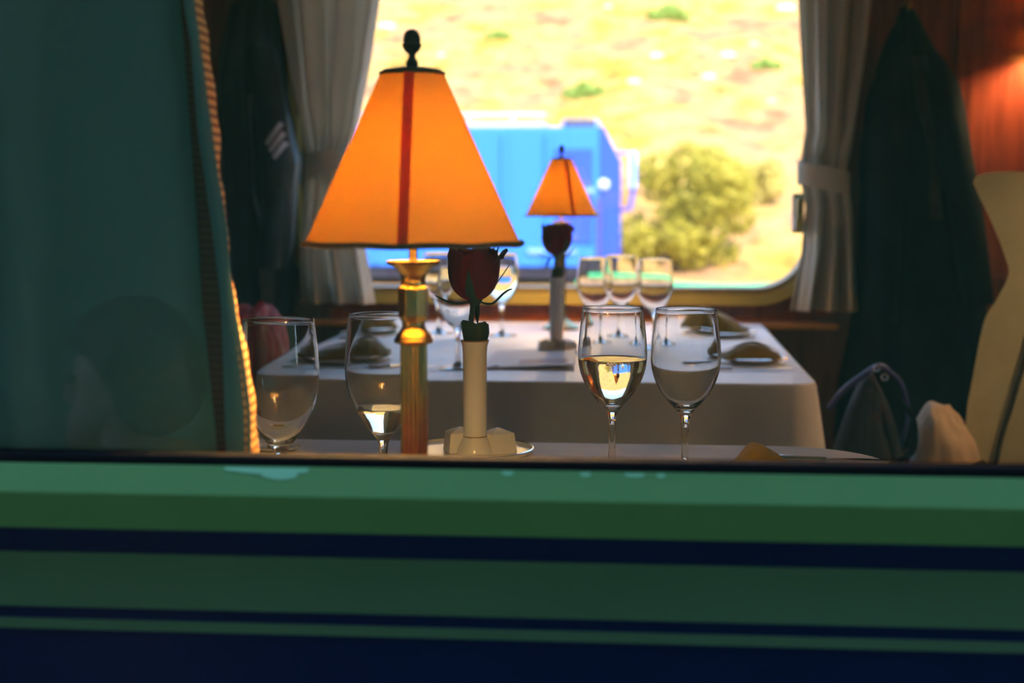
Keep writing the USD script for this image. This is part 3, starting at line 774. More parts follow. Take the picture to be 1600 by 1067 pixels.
make_plate('white plate under the olive napkin at the far table, front right', (0.195, 2.74, T), 0.062)
make_napkin('olive napkin folded on the plate at the front right of the far table', (0.190, 2.745, T + 0.0098), 0.03, 0.105, 0.075, 0.020, 1, peak=0.1)
make_plate('white plate under the olive napkin at the far table, back right', (0.165, 3.28, T), 0.075)
make_napkin('olive napkin with tall white fold at the back right of the far table', (0.150, 3.29, T + 0.0098), -0.25, 0.140, 0.09, 0.042, 2, peak=-0.45)
make_plate('white plate under the olive napkin at the far table, front left', (-0.535, 2.68, T), 0.085)
make_napkin('broad olive napkin on the plate at the front left of the far table', (-0.530, 2.68, T + 0.0098), 0.06, 0.150, 0.10, 0.022, 3, peak=0.3)
make_plate('white plate under the olive napkin at the far table, back left', (-0.580, 3.20, T), 0.075)
make_napkin('olive napkin on the plate at the back left of the far table', (-0.578, 3.20, T + 0.0098), 0.3, 0.115, 0.08, 0.024, 4, peak=0.0)
make_fork('steel fork lying at the front left edge of the far table', (-0.62, 2.535, T), 0.05)
make_knife('steel knife lying beside the front right plate of the far table', (0.06, 2.60, T), 0.08)
make_fork('steel fork beside the tall wine glass on the far table', (-0.44, 2.56, T), 0.18)

t = thing('menu_card', 'white folded menu card lying in the middle of the far table', 'menu', (-0.205, 2.74, T), 0.03)
part('back_leaf', bx(-0.078, 0.078, -0.150, 0.150, 0.0002, 0.0020), M['paper'], t, smooth=False)
P = np.stack([np.stack([np.full(8, x), np.linspace(-0.150, 0.150, 8), np.full(8, 0.0035 + 0.006 * (x + 0.078) / 0.156)], -1) for x in np.linspace(-0.078, 0.078, 6)], 0)
part('front_leaf', sheet(P, 0.0012), M['paper'], t)
for k in range(3):
    yy = -0.118 + 0.028 * k
    part('printed_bar', sheet(np.stack([np.stack([np.full(3, x), np.linspace(yy, yy + 0.010, 3), np.full(3, 0.0046 + 0.006 * (x + 0.078) / 0.156)], -1) for x in np.linspace(-0.02, 0.066, 4)], 0), 0.0004), M['pink'], t, smooth=False, label='pink printed bar')

make_napkin('gold napkin corner standing up on the near table beside the knife', (0.129, 1.655, T), 0.25, 0.056, 0.045, 0.0225, 6, 'gold_napkin', False, -0.35)
make_knife('steel knife lying on the right of the near table', (0.146, 1.690, T), -0.06, 0.125)
make_fork('steel fork left of the gold napkin on the near table', (0.000, 1.640, T), 0.04, 0.11)


# ------------------------------------------------------------------ wine glasses
g_out = spline([(0.0338, 0.0), (0.0345, 0.0010), (0.0335, 0.0021), (0.026, 0.0030), (0.014, 0.0046), (0.0072, 0.0082), (0.0045, 0.0150), (0.0036, 0.028), (0.0036, 0.045), (0.0045, 0.058), (0.0064, 0.0665), (0.0105, 0.0725), (0.0185, 0.0810), (0.0275, 0.0935), (0.0340, 0.1090), (0.0367, 0.1240), (0.0362, 0.1400), (0.0343, 0.1590), (0.0318, 0.1780)], 5)
g_in = spline([(0.0310, 0.1783), (0.0334, 0.1590), (0.0352, 0.1400), (0.0356, 0.1240), (0.0328, 0.1095), (0.0262, 0.0950), (0.0172, 0.0835), (0.0085, 0.0770), (0.0, 0.0750)], 5)


G_OUT = spline([(0.0338, 0.0), (0.0345, 0.0010), (0.0335, 0.0021), (0.026, 0.0030), (0.014, 0.0046), (0.0072, 0.0082), (0.0045, 0.0150), (0.0037, 0.0300), (0.0043, 0.0470), (0.0062, 0.0560), (0.0100, 0.0620), (0.0178, 0.0725), (0.0272, 0.0880), (0.0343, 0.1055), (0.0370, 0.1220), (0.0366, 0.1400), (0.0350, 0.1610), (0.0330, 0.1805)], 5)
G_IN = spline([(0.0322, 0.1808), (0.0341, 0.1610), (0.0356, 0.1400), (0.0359, 0.1220), (0.0331, 0.1062), (0.0259, 0.0893), (0.0165, 0.0750), (0.0080, 0.0670), (0.0, 0.0650)], 5)


def glass_meshes(big=False):
    if big:
        return lathe(np.vstack([[(0, 0)], G_OUT, [(0.0326, 0.1815)], G_IN]), 64)
    return lathe(np.vstack([[(0, 0)], g_out, [(0.0314, 0.1789)], g_in]), 64)


def wine_mesh(level, big=False):
    gi_ = (G_IN if big else g_in)[::-1]
    low = gi_[0, 1]
    zin, rin = gi_[:, 1], gi_[:, 0]
    zs = np.concatenate([np.linspace(low + 0.0002, low + 0.005, 6), np.linspace(low + 0.006, level, 22)])
    rr = np.interp(zs, zin, rin)
    rr = np.where(zs > low + 0.0002, rr + 0.0002, 0.0)
    pr = [(0, low - 0.0002)] + [(r, z) for r, z in zip(rr[1:], zs[1:])]
    r1 = rr[-1]
    pr += [(r1 - 0.0009, level - 0.0005), (r1 - 0.0022, level - 0.0009), (0, level - 0.0010)]
    return lathe(pr, 64)


gm = glass_meshes()


def make_glass(label, loc, level=None, scale=1.0, big=False):
    t = thing('wine_glass', label, 'wine glass', loc)
    g = (glass_meshes(True) if big else gm.copy()); g.apply_scale(scale)
    part('glass', g, M['glass'], t, smooth=60)
    if level:
        w = wine_mesh(level, big); w.apply_scale(scale)
        part('wine', w, M['wine'], t, smooth=60, label='white wine')
    return t


g0 = make_glass('empty wine glass on the near table, rightmost of the four near glasses', (0.0425, 1.585, T))
make_glass('wine glass half full of white wine on the near table, right of the rose', (-0.0345, 1.600, T), 0.1240)
make_glass('near wine glass with a little wine left, half behind the brass lamp column', (-0.256, 1.455, T), 0.0890, big=True)
make_glass('leftmost near wine glass, empty, in front of the red jacket', (-0.3395, 1.375, T), big=True)
dup(g0, (0.0180, 3.00, T), 'blurred empty far wine glass, rightmost of the three right of the far lamp')
dup(g0, (-0.0510, 3.17, T), 'blurred empty wine glass in the middle of the three right of the far lamp')
dup(g0, (-0.1010, 3.03, T), 'blurred empty wine glass nearest the far lamp on its right')
make_glass('blurred far glass of pale wine, seen just right of the near rosebud', (-0.310, 3.25, T), 0.150)
dup(g0, (-0.455, 3.30, T), 'blurred empty wine glass on the far table, just right of the brass lamp column')
dup(g0, (-0.325, 2.60, T), 'wine glass at the front edge of the far table, left of the cream vase')

# ------------------------------------------------------------------ near curtain, seen from outside through the pane
bz = interp([(2.2759, -.3182), (2.2472, -.3165), (2.1891, -.3133), (2.1304, -.31), (2.0711, -.3076), (1.9809, -.2994), (1.9, -.2950), (2.9, -.345)])
cz = interp([(2.2758, -.3142), (2.2471, -.309), (2.1891, -.3057), (2.1304, -.2979), (2.0712, -.2914), (1.981, -.2903), (1.9, -.288), (2.9, -.338)])
dz = interp([(2.2758, -.3102), (2.2325, -.3048), (2.1977, -.3006), (2.1596, -.296), (2.1243, -.2904), (2.095, -.2887), (2.0593, -.2839), (2.0266, -.2787), (1.9968, -.2755), (1.9646, -.2756), (1.9, -.275), (2.9, -.336)])
ez = interp([(2.2756, -.2996), (2.2325, -.2946), (2.189, -.2901), (2.1596, -.2902), (2.1243, -.2859), (2.1007, -.2855), (2.0594, -.2794), (2.0267, -.2724), (1.9965, -.2683), (1.9647, -.267), (1.9, -.264), (2.9, -.325)])
t = thing('curtain', 'teal lined curtain with checked gold edge hanging inside the near window', 'curtain')
zs = np.linspace(1.90, 2.90, 90)
us = np.linspace(0, 1, 60)
P = np.zeros((60, 90, 3))
for i, u in enumerate(us):
    x = -0.93 + u * (bz(zs) + 0.93)
    wob = 0.012 * np.sin(x * 60 + 0.6 * np.sin(zs * 5)) * np.clip((x + 0.42) * -14, 0, 1) + 0.0045 * np.sin(x * 34 + zs * 3) - 0.016 * np.exp(-((x + 0.436) / 0.012) ** 2)
    P[i] = np.stack([x, 1.012 + wob + 0.010 * np.clip((u - 0.93) / 0.07, 0, 1) ** 2, zs], -1)
part('lining', sheet(P, 0.0016), M['lining'], t, smooth=50)
P = np.zeros((6, 90, 3))
for i, u in enumerate(np.linspace(0, 1, 6)):
    P[i] = np.stack([bz(zs) - 0.012 + u * ((cz(zs) + dz(zs)) / 2 - bz(zs) + 0.012), 1.030 - 0.006 * u * np.ones(90), zs], -1)
part('face_cloth', sheet(P, 0.0012), M['check_brown'], t, smooth=50, label='brown checked strip of the room side')
P = np.zeros((8, 90, 3))
for i, u in enumerate(np.linspace(0, 1, 8)):
    P[i] = np.stack([cz(zs) + u * (dz(zs) + 0.003 - cz(zs)), 1.0195 - 0.004 * np.sin(PI * u) * np.ones(90), zs], -1)
part('turned_edge', sheet(P, 0.0012), M['lining'], t, smooth=50, label='narrow turned back strip of teal lining')
P = np.zeros((10, 160, 3))
zs2 = np.linspace(1.90, 2.90, 160)
for i, u in enumerate(np.linspace(0, 1, 10)):
    a = PI * 0.5 * u
    w = ez(zs2) - dz(zs2)
    scal = 0.0007 * np.sin(zs2 * 2 * PI / 0.0076)
    P[i] = np.stack([dz(zs2) + u * (ez(zs2) * 1.0394 - dz(zs2)) + scal * u + 0.0015 * math.sin(PI * u), np.full(160, 1.0165 + 0.0385 * u), zs2], -1)
part('checked_edge', sheet(P, 0.0014), M['check'], t, smooth=50, label='gold checked hem')


# ------------------------------------------------------------------ far curtains with tie-backs
def far_curtain(label, L, R, tie_z, pleats, seed, x_tie):
    t = thing('curtain', label, 'curtain')
    Lf, Rf = interp(L), interp(R)
    r = np.random.default_rng(seed)
    zlo = max(min(z for z, _ in L), min(z for z, _ in R))
    zs = np.linspace(min(z for z, _ in L), 3.02, 70)
    us = np.linspace(0, 1, 110)
    P = np.zeros((110, 70, 3))
    l0, r0 = Lf(tie_z), Rf(tie_z)
    for i, u in enumerate(us):
        x = Lf(zs) + u * (Rf(zs) - Lf(zs))
        pinch = np.clip(np.abs(zs - tie_z) / 0.16, 0.35, 1)
        y = 3.652 + 0.032 * pinch * np.sin(2 * PI * pleats * u + 0.5 * np.sin(zs * 4)) + 0.008 * np.sin(2 * PI * pleats * 2.3 * u + zs * 3)
        P[i] = np.stack([x + 0.004 * np.sin(2 * PI * pleats * 2 * u), y, zs], -1)
    part('cloth', sheet(P, 0.0022), M['grey_curtain'], t, smooth=60)
    # tie-back band: an upright loop around the gathered cloth, dipping towards the window side
    ang = np.linspace(0, 2 * PI, 41)
    mx, hw = (l0 + r0) / 2, (r0 - l0) / 2 + 0.006
    P = np.stack([np.stack([mx + hw * np.cos(ang), 3.655 + 0.040 * np.sin(ang), tie_z + x_tie * np.cos(ang) + dz_], -1) for dz_ in np.linspace(-0.028, 0.028, 5)], 1)
    part('tie_band', sheet(P, 0.003), M['grey_curtain'], t, smooth=60, label='ribbed tie-back band')
    return t


far_curtain('grey ribbed curtain tied back at the left of the far window',
            [(2.6217, -.891), (2.4699, -.8666), (2.317, -.8389), (2.2402, -.8257), (2.1323, -.835), (2.0081, -.8493), (1.891, -.8461), (3.1, -.93)],
            [(2.6188, -.6424), (2.4683, -.667), (2.3317, -.6978), (2.2476, -.7236), (2.1631, -.712), (2.0396, -.6865), (1.891, -.6611), (3.1, -.58)], 2.235, 3, 1, 0.012)
far_curtain('grey ribbed curtain tied back at the right of the far window',
            [(2.6074, .3526), (2.4601, .3625), (2.3118, .3755), (2.2075, .3605), (2.1325, .3787), (2.012, .3704), (1.880, .3471), (3.1, .30)],
            [(2.6054, .5196), (2.459, .5052), (2.3114, .4877), (2.2073, .4707), (2.1175, .4873), (2.0124, .4939), (1.880, .5027), (3.1, .57)], 2.195, 3, 2, -0.014)


# ------------------------------------------------------------------ hanging coats
class Drape:
    """a garment hanging flat against a wall: outline left(z), right(z), with soft folds"""

    def __init__(self, L, R, depth, y_back, folds, seed):
        self.L, self.R, self.D = interp(L), interp(R), interp(depth)
        self.yb, self.k, self.ph = y_back, folds, np.random.default_rng(seed).uniform(0, 6, 3)

    def front(self, x, z):
        l, r = self.L(z), self.R(z)
        c = np.clip((x - (l + r) / 2) / ((r - l) / 2), -1, 1)
        return self._y(c, np.sqrt(np.maximum(1 - np.abs(c) ** 2.6, 0)), z)

    def _y(self, c, s, z):
        f = 1 + 0.16 * np.sin(c * self.k + self.ph[0] + 0.8 * np.sin(z * 3 + self.ph[1])) * s + 0.07 * np.sin(c * self.k * 2.3 + z * 4 + self.ph[2])
        return self.yb - self.D(z) * s * f

    def mesh(self, z0, z1, nz=60, na=64):
        zs = np.linspace(z0, z1, nz)
        a = np.arange(na) * 2 * PI / na
        V = []
        for z in zs:
            l, r = self.L(z), self.R(z)
            c, s = np.cos(a), np.sin(a)
            cx = np.sign(c) * np.abs(c) ** 0.8
            sf = np.sqrt(np.maximum(1 - np.abs(cx) ** 2.6, 0))
            y = np.where(s >= 0, self._y(cx, sf, z), self.yb + 0.0 * sf)
            V.append(np.stack([(l + r) / 2 + cx * (r - l) / 2, y, np.full(na, z)], 1))
        V = np.vstack(V + [[[(self.L(z0) + self.R(z0)) / 2, self.yb - self.D(z0) * 0.5, z0]], [[(self.L(z1) + self.R(z1)) / 2, self.yb - self.D(z1) * 0.5, z1]]])
        F = []
        for k in range(nz - 1):
            for i in range(na):
                j = (i + 1) % na
                F += [[k * na + i, k * na + j, (k + 1) * na + j], [k * na + i, (k + 1) * na + j, (k + 1) * na + i]]
        for i in range(na):
            j = (i + 1) % na
            F += [[nz * na, j, i], [nz * na + 1, (nz - 1) * na + i, (nz - 1) * na + j]]
        m = trimesh.Trimesh(V, np.array(F), process=False); m.fix_normals()
        return m

    def strip(self, path, w, lift=0.003, thick=0.002):
        """a ribbon lying on the front, along (x, z) points"""
        p = np.asarray(path, float)
        d = np.gradient(p, axis=0); d /= np.linalg.norm(d, axis=1, keepdims=True)
        nrm = np.stack([-d[:, 1], d[:, 0]], 1)
        rows = []
        for s in (-1, 0, 1):
            q = p + nrm * s * w / 2
            rows.append(np.stack([q[:, 0], self.front(q[:, 0], q[:, 1]) - lift, q[:, 1]], -1))
        return sheet(np.stack(rows, 0), thick)


cd = Drape([(2.60, .598), (2.5214, .5731), (2.388, .522), (2.2381, .508), (2.0109, .512), (1.87, .500), (1.70, .470), (1.56, .46)],
           [(2.60, .628), (2.5502, .6533), (2.461, .6996), (2.3495, .7231), (2.3272, .7149), (2.2226, .7353), (2.1174, .7603), (2.0119, .7928), (1.9059, .818), (1.56, .82)],
           [(2.61, .02), (2.5, .06), (2.3, .09), (1.9, .11), (1.56, .12)], 3.716, 8, 4)
t = thing('coat', 'long black coat hanging on a brass hook right of the far window', 'coat')
part('body', cd.mesh(1.56, 2.598), M['black_cloth'], t, smooth=60)
part('collar', cd.strip(spline([(.560, 2.44), (.585, 2.52), (.612, 2.555), (.640, 2.52), (.665, 2.43)], 6), 0.035, 0.006, 0.006), M['black_cloth'], t)
part('lapel', cd.strip(spline([(.630, 2.48), (.645, 2.36), (.668, 2.24), (.672, 2.10)], 6), 0.030, 0.008, 0.004), M['brown_fur'], t, label='faintly lighter lapel edge')
part('sleeve', tube(spline([(.590, 3.665, 2.49), (.565, 3.630, 2.38), (.556, 3.605, 2.25), (.553, 3.590, 2.05), (.548, 3.585, 1.86)], 8), [*np.linspace(.018, .042, 9), *np.linspace(.042, .036, 24)], 18), M['black_cloth'], t)
part('sleeve', tube(spline([(.645, 3.675, 2.505), (.685, 3.640, 2.40), (.712, 3.610, 2.25), (.745, 3.595, 2.08), (.772, 3.590, 1.90)], 8), [*np.linspace(.018, .042, 9), *np.linspace(.042, .036, 24)], 18), M['black_cloth'], t)
t = thing('coat_hook', 'brass hook above the black coat right of the far window', 'hook', (0.612, 3.712, 2.60))
part('plate', rbox(-0.012, 0.012, -0.004, 0.006, -0.01, 0.05, 0.003), M['brass'], t)
part('hook', tube(spline([(0, -0.003, 0.03), (0, -0.03, 0.026), (0, -0.045, 0.010), (0, -0.040, -0.006), (0, -0.025, -0.008)], 6), 0.0045, 10), M['brass'], t)

jd = Drape([(2.66, -.960), (2.62, -1.03), (2.45, -1.06), (2.0, -1.06), (1.86, -1.03)],
           [(2.66, -.940), (2.6217, -.908), (2.4696, -.890), (2.2402, -.848), (2.0082, -.866), (1.8988, -.874), (1.86, -.88)],
           [(2.66, .02), (2.5, .07), (2.2, .10), (1.86, .08)], 3.716, 7, 9)
t = thing('jacket', 'dark navy sports jacket with three white slanted bars hanging left of the far window', 'jacket')
part('body', jd.mesh(1.86, 2.655), M['navy_nylon'], t, smooth=60)
part('sleeve', tube(spline([(-.935, 3.640, 2.50), (-.903, 3.605, 2.36), (-.889, 3.595, 2.20), (-.905, 3.605, 1.98)], 8), np.linspace(.040, .034, 25), 18), M['navy_nylon'], t)
for k in range(3):
    x0, z0 = -.9020 + 0.0085 * k, 2.2760 - 0.0165 * k
    p = np.stack([np.linspace(x0, x0 + 0.036 - 0.004 * k, 8), np.linspace(z0, z0 + 0.050 - 0.006 * k, 8)], 1)
    yy = 3.640 - 0.0905
    bar = sheet(np.stack([np.stack([p[:, 0] + s * 0.0040, 3.598 - np.sqrt(np.maximum(0.0395 ** 2 - (p[:, 0] + s * 0.004 + 0.890) ** 2, 1e-6)) - 0.002, p[:, 1] - s * 0.0038], -1) for s in (-1, 0, 1)], 0), 0.002)
    part('white_bar', bar, M['white_print'], t, label='white slanted bar on the sleeve')
part('piping', jd.strip(spline([(-.958, 2.40), (-.956, 2.30), (-.950, 2.20), (-.938, 2.12), (-.927, 2.075)], 8), 0.008, 0.004), M['lilac'], t, label='lilac zip line')
part('chest_print', jd.strip(np.stack([np.linspace(-.992, -.974, 5), np.linspace(2.344, 2.350, 5)], 1), 0.016, 0.003), M['brown_fur'], t)
t = thing('coat_hook', 'brass hook above the navy jacket left of the far window', 'hook', (-0.950, 3.712, 2.662))
part('plate', rbox(-0.012, 0.012, -0.004, 0.006, -0.01, 0.05, 0.003), M['brass'], t)
part('hook', tube(spline([(0, -0.003, 0.03), (0, -0.03, 0.026), (0, -0.045, 0.010), (0, -0.040, -0.006), (0, -0.025, -0.008)], 6), 0.0045, 10), M['brass'], t)


# ------------------------------------------------------------------ seats and what lies on them
def make_seat(label, flip):
    sg, ox = (1, 0.0) if not flip else (-1, -0.39)
    X = lambda x: sg * x + ox
    px0, py0 = X(.578), 2.755
    t = thing('armchair', label, 'armchair', (px0, py0, FLZ), math.radians(-15.0 if not flip else 0.0))
    mv = lambda m: trimesh.Trimesh(*meshkit.arrays(m)[:2], process=False).apply_translation([-px0, -py0, -FLZ])
    edge = spline([(.600, 1.56), (.578, 1.70), (.5776, 1.768), (.5832, 1.8088), (.6013, 1.9228), (.6213, 1.9641), (.6411, 2.0098), (.6345, 2.0439), (.6118, 2.1005), (.5848, 2.1569), (.5785, 2.1780), (.600, 2.190), (.6633, 2.192), (.74, 2.18), (.79, 2.14), (.81, 2.0), (.82, 1.56)], 5)
    back = prism_y(Polygon([(X(x), z) for x, z in edge]).buffer(-0.008).buffer(0.008), 2.755, 3.28)
    part('backrest', mv(back), M['chair'], t, smooth=40)
    part('cushion', mv(rbox(min(X(.37), X(.60)), max(X(.37), X(.60)), 2.62, 3.28, 1.43, 1.55, 0.03)), M['chair'], t)
    part('base', mv(bx(min(X(.36), X(.80)), max(X(.36), X(.80)), 2.77, 3.26, FLZ, 1.43)), M['wood'], t, smooth=False)
    part('piping', mv(tube(spline([(X(.688), 2.752, 1.93), (X(.673), 2.751, 1.8615), (X(.652), 2.751, 1.775), (X(.6334), 2.752, 1.6994), (X(.62), 2.752, 1.58)], 6), 0.0045, 8)), M['piping'], t, label='dark piping')
    return t


make_seat('olive cream upholstered armchair with a winged back at the right of the far table', False)
make_seat('olive cream upholstered armchair at the left of the far table, mostly behind the near curtain', True)


def lump(cx, cy, cz, sx, sy, sz, seed, amp=0.14, flat=None, sub=4, freq=7, power=2.6):
    """a soft, creased heap of cloth"""
    m = trimesh.creation.icosphere(subdivisions=sub)
    v = m.vertices.copy()
    v = v / (np.sum(np.abs(v) ** power, axis=1, keepdims=True) ** (1 / power))
    n = meshkit.fbm(v * freq / 3.0 + seed, 4, seed) - 0.5
    ridge = np.abs(meshkit.noise(v * np.array([1.0, 1.0, 0.5]) * freq * 0.55 + 3.1 * seed, seed + 9) - 0.5)
    v = v * (1 + amp * n + amp * 0.9 * (0.25 - ridge))[:, None]
    v = v * np.array([sx, sy, sz]) + np.array([cx, cy, cz])
    if flat is not None:
        v[:, 2] = np.maximum(v[:, 2], flat)
    m.vertices = v
    return m


# tartan shoulder bag with a blue strap
t = thing('shoulder_bag', 'dark tartan shoulder bag with a blue strap on the right armchair beside the far table', 'bag')
v = lump(.387, 2.70, 1.685, .068, .075, .150, 3, 0.10, 1.551)
vv = v.vertices; q = np.clip((vv[:, 2] - 1.66) / 0.17, 0, 1)
vv[:, 0] = .395 + (vv[:, 0] - .387) * (1 - 0.62 * q); vv[:, 1] = 2.70 + (vv[:, 1] - 2.70) * (1 - 0.5 * q); v.vertices = vv
part('body', v, M['tartan'], t, smooth=60)
part('strap', tube(spline([(.322, 2.665, 1.780), (.345, 2.655, 1.812), (.376, 2.650, 1.838), (.405, 2.660, 1.855), (.425, 2.665, 1.845), (.447, 2.675, 1.822), (.462, 2.69, 1.77), (.452, 2.70, 1.70)], 8), [*np.full(30, .0055), *np.full(27, .004)], 10), M['blue_strap'], t, label='blue strap')
for x, z in ((.399, 1.853), (.413, 1.838)):
    a = np.linspace(0, 2 * PI, 17)
    part('ring', tube(np.stack([x + 0.0055 * np.cos(a), np.full(17, 2.640), z + 0.0055 * np.sin(a)], 1), 0.0013, 8, False), M['steel'], t)
part('handle', tube(spline([(.440, 2.648, 1.800), (.462, 2.63, 1.765), (.463, 2.63, 1.715), (.440, 2.64, 1.690)], 8), 0.005, 10), M['black_cloth'], t)

t = thing('folded_jacket', 'crumpled beige jacket with dark brown lining on the right armchair next to the tartan bag', 'jacket')
v = lump(.532, 2.70, 1.66, .056, .085, .150, 5, 0.16, 1.551, freq=6)
vv = v.vertices; vv[:, 2] -= np.clip((vv[:, 0] - .47) * 0.55, 0, .06) * np.clip((vv[:, 2] - 1.62) / 0.1, 0, 1); v.vertices = vv
part('body', v, M['beige'], t, smooth=60)
part('lining', lump(.575, 2.665, 1.615, .028, .065, .075, 8, 0.2, 1.5515, freq=6), M['brown_fur'], t, smooth=60, label='dark brown lining')
part('lining', lump(.505, 2.640, 1.660, .028, .022, .016, 11, 0.2, 1.5515, freq=6), M['brown_fur'], t, smooth=60)

t = thing('red_jacket', 'crumpled shiny red jacket on the left armchair behind the leftmost wine glass', 'jacket')
part('body', lump(-.795, 3.0, 1.72, .078, .13, .205, 7, 0.20, 1.551, sub=5, freq=9), M['red_nylon'], t, smooth=60)
part('collar', lump(-.820, 2.97, 1.895, .050, .07, .034, 13, 0.2, None, freq=7), M['red_nylon'], t, smooth=60)

# wall lamp on the far panelling, its glow on the wood
t = thing('wall_lamp', 'small brass wall lamp glowing on the red wood panel at the right edge', 'wall lamp', (0.935, 3.712, 2.49))
part('back_plate', rbox(-0.022, 0.022, -0.004, 0.006, -0.05, 0.05, 0.004), M['brass'], t)
part('arm', tube(spline([(0, 0, -0.02), (0, -0.04, -0.03), (0, -0.075, -0.015), (0, -0.078, 0.01)], 6), 0.005, 10), M['brass'], t)
part('bulb', lathe(spline([(0, 0.01), (0.008, 0.012), (0.013, 0.03), (0.010, 0.05), (0, 0.06)], 4), 20).apply_translation([0, -0.078, 0]), M['sconce_bulb'], t)
s_ = lathe([(0.052, 0.0), (0.030, 0.085), (0.0292, 0.085), (0.0512, 0.0), (0.052, 0.0)], 40); s_.apply_translation([0, -0.078, -0.005]); s_.fix_normals()
part('shade', s_, M['shade'], t)

wl = stage.GetPrimAtPath('/World/wall_lamp')
dup(wl, (CX1 - 0.008, 2.37, 2.50), 'wall lamp on the right bulkhead beyond the edge of the view', -PI / 2)

# ------------------------------------------------------------------ outdoors: wagon, bush, pipe, rocks, shrubs
t = thing('rail_wagon', 'bright blue rail vehicle standing outside the far window', 'train wagon', (0, 25.0, GZ))
b = lambda x0, x1, y0, y1, z0, z1, r=0.03: rbox(x0, x1, y0, y1, z0 - GZ, z1 - GZ, r, 8)
part('side_body', b(-9.5, -0.78, 0.0, 2.6, 1.05, 3.36, 0.05), M['wagon'], t)
for k in range(11):
    x = -1.62 - 0.72 * k
    part('side_rib', b(x - 0.045, x + 0.045, -0.07, 0.02, 1.1, 3.25, 0.015), M['wagon'], t)
part('waist_rail', b(-1.55, -0.85, -0.05, 0.02, 2.28, 2.36, 0.01), M['wagon_light'], t, label='paler blue rail')
part('waist_rail', b(-1.95, -1.15, -0.05, 0.02, 1.28, 1.36, 0.01), M['wagon_light'], t)
part('door_panel', b(-1.50, -0.88, -0.03, 0.02, 1.45, 3.0, 0.01), M['wagon_deep'], t, label='deeper blue door panel')
nose = Polygon([(-0.79, 1.05 - GZ), (-0.46, 1.05 - GZ), (-0.46, 2.86 - GZ), (-0.72, 3.36 - GZ), (-0.79, 3.36 - GZ)])
part('cab_end', prism_y(nose, 0.05, 2.55), M['wagon_deep'], t, smooth=False, label='deep blue cab end with sloped top')
part('corner_post', b(-0.81, -0.745, -0.06, 0.03, 1.05, 2.20, 0.01), M['grille'], t)
part('roof_deck', b(-9.4, -1.68, 0.2, 2.4, 3.36, 3.44, 0.02), M['wagon_roof'], t)
part('roof_rail', cat_(*[b(x, x + 0.05, 0.25, 0.30, 3.42, 3.60, 0.01) for x in np.arange(-9.0, -1.6, 0.75)], b(-9.3, -1.68, 0.25, 0.30, 3.56, 3.61, 0.01)), M['wagon_roof'], t)
part('roof_cowl', b(-1.40, -0.80, 0.2, 1.6, 3.34, 3.50, 0.05), M['wagon_light'], t)
part('roof_grille', b(-1.36, -0.84, 0.10, 0.24, 3.37, 3.485, 0.01), M['grille'], t)
part('marker_lamp', lathe([(0, 0), (0.09, 0), (0.09, 0.04), (0.05, 0.07), (0, 0.075)], 24).apply_transform(trimesh.transformations.rotation_matrix(PI / 2, [1, 0, 0])).apply_translation([-0.70, 0.04, 2.42 - GZ]), M['lamp_white'], t)
part('grab_rail', cat_(tube([(-0.46, 0.3, 2.95 - GZ), (-0.25, 0.1, 2.92 - GZ), (-0.22, 0.05, 2.3 - GZ), (-0.27, 0.1, 2.02 - GZ), (-0.46, 0.3, 2.0 - GZ)], 0.035, 8)), M['wagon_deep'], t)
part('mirror', b(-0.28, -0.16, -0.02, 0.05, 2.35, 2.95, 0.02), M['wagon_light'], t)
part('underframe', b(-9.4, -0.6, 0.2, 2.4, GZ + 0.12, 1.06, 0.02), M['grille'], t)
for k, x in enumerate((-8.2, -6.4, -3.0, -1.3)):
    w = lathe([(0, -0.06), (0.30, -0.06), (0.30, 0.06), (0, 0.06)], 28); w.apply_transform(trimesh.transformations.rotation_matrix(PI / 2, [1, 0, 0])); w.apply_translation([x, 0.5, 0.30])
    part('wheel', w, M['grille'], t)


def leaf_cloud(n, centres, radii, size, seed):
    r = np.random.default_rng(seed)
    c = np.asarray(centres); k = r.integers(0, len(c), n)
    d = r.normal(size=(n, 3)); d /= np.linalg.norm(d, axis=1, keepdims=True)
    p = c[k] + d * (np.asarray(radii)[k] * r.uniform(0.55, 1.0, n) ** 0.5)[:, None] * np.array([1, 1, 0.9])
    a = r.normal(size=(n, 3)); a /= np.linalg.norm(a, axis=1, keepdims=True)
    q = np.cross(a, d); q /= np.linalg.norm(q, axis=1, keepdims=True) + 1e-9
    s = size * r.uniform(0.6, 1.3, n)[:, None]
    V = np.stack([p - a * s, p + q * s * 0.45, p + a * s, p - q * s * 0.45], 1).reshape(-1, 3)
    i = np.arange(n)[:, None] * 4
    F = np.vstack([i + [[0, 1, 2]], i + [[0, 2, 3]]])
    return trimesh.Trimesh(V, F, process=False)


t = thing('bush', 'large olive yellow bush beside the blue wagon', 'bush', (0.80, 28.5, GZ + 0.05))
rr = np.random.default_rng(5)
cen = [(rr.uniform(-0.85, 0.85), rr.uniform(-0.5, 0.5), z) for z in np.linspace(0.35, 1.85, 16)]
cen = [(x * (1.3 - 0.35 * abs(z - 1.0)), y, z) for x, y, z in cen] + [(-0.6, 0, 1.9), (0.0, 0, 2.1), (0.4, 0, 2.0), (0.8, 0, 1.6)]
part('foliage', leaf_cloud(7000, cen, [0.42] * len(cen), 0.075, 6), M['bush'], t, smooth=False, kind='stuff')
for k in range(5):
    x = -0.5 + 0.25 * k
    part('branch', tube([(x * 0.4, 0, -0.1), (x * 0.7, 0, 0.6), (x, 0.05, 1.5)], [0.04, 0.03, 0.012], 8), M['bark'], t)
t = thing('bush', 'smaller straw yellow bush on the bank right of the olive bush', 'bush', (2.25, 31.5, float(ground_z(np.array([2.25]), np.array([31.5]))[0]) - 0.1))
cen = [(rr.uniform(-0.45, 0.45), rr.uniform(-0.3, 0.3), z) for z in np.linspace(0.2, 0.75, 7)]
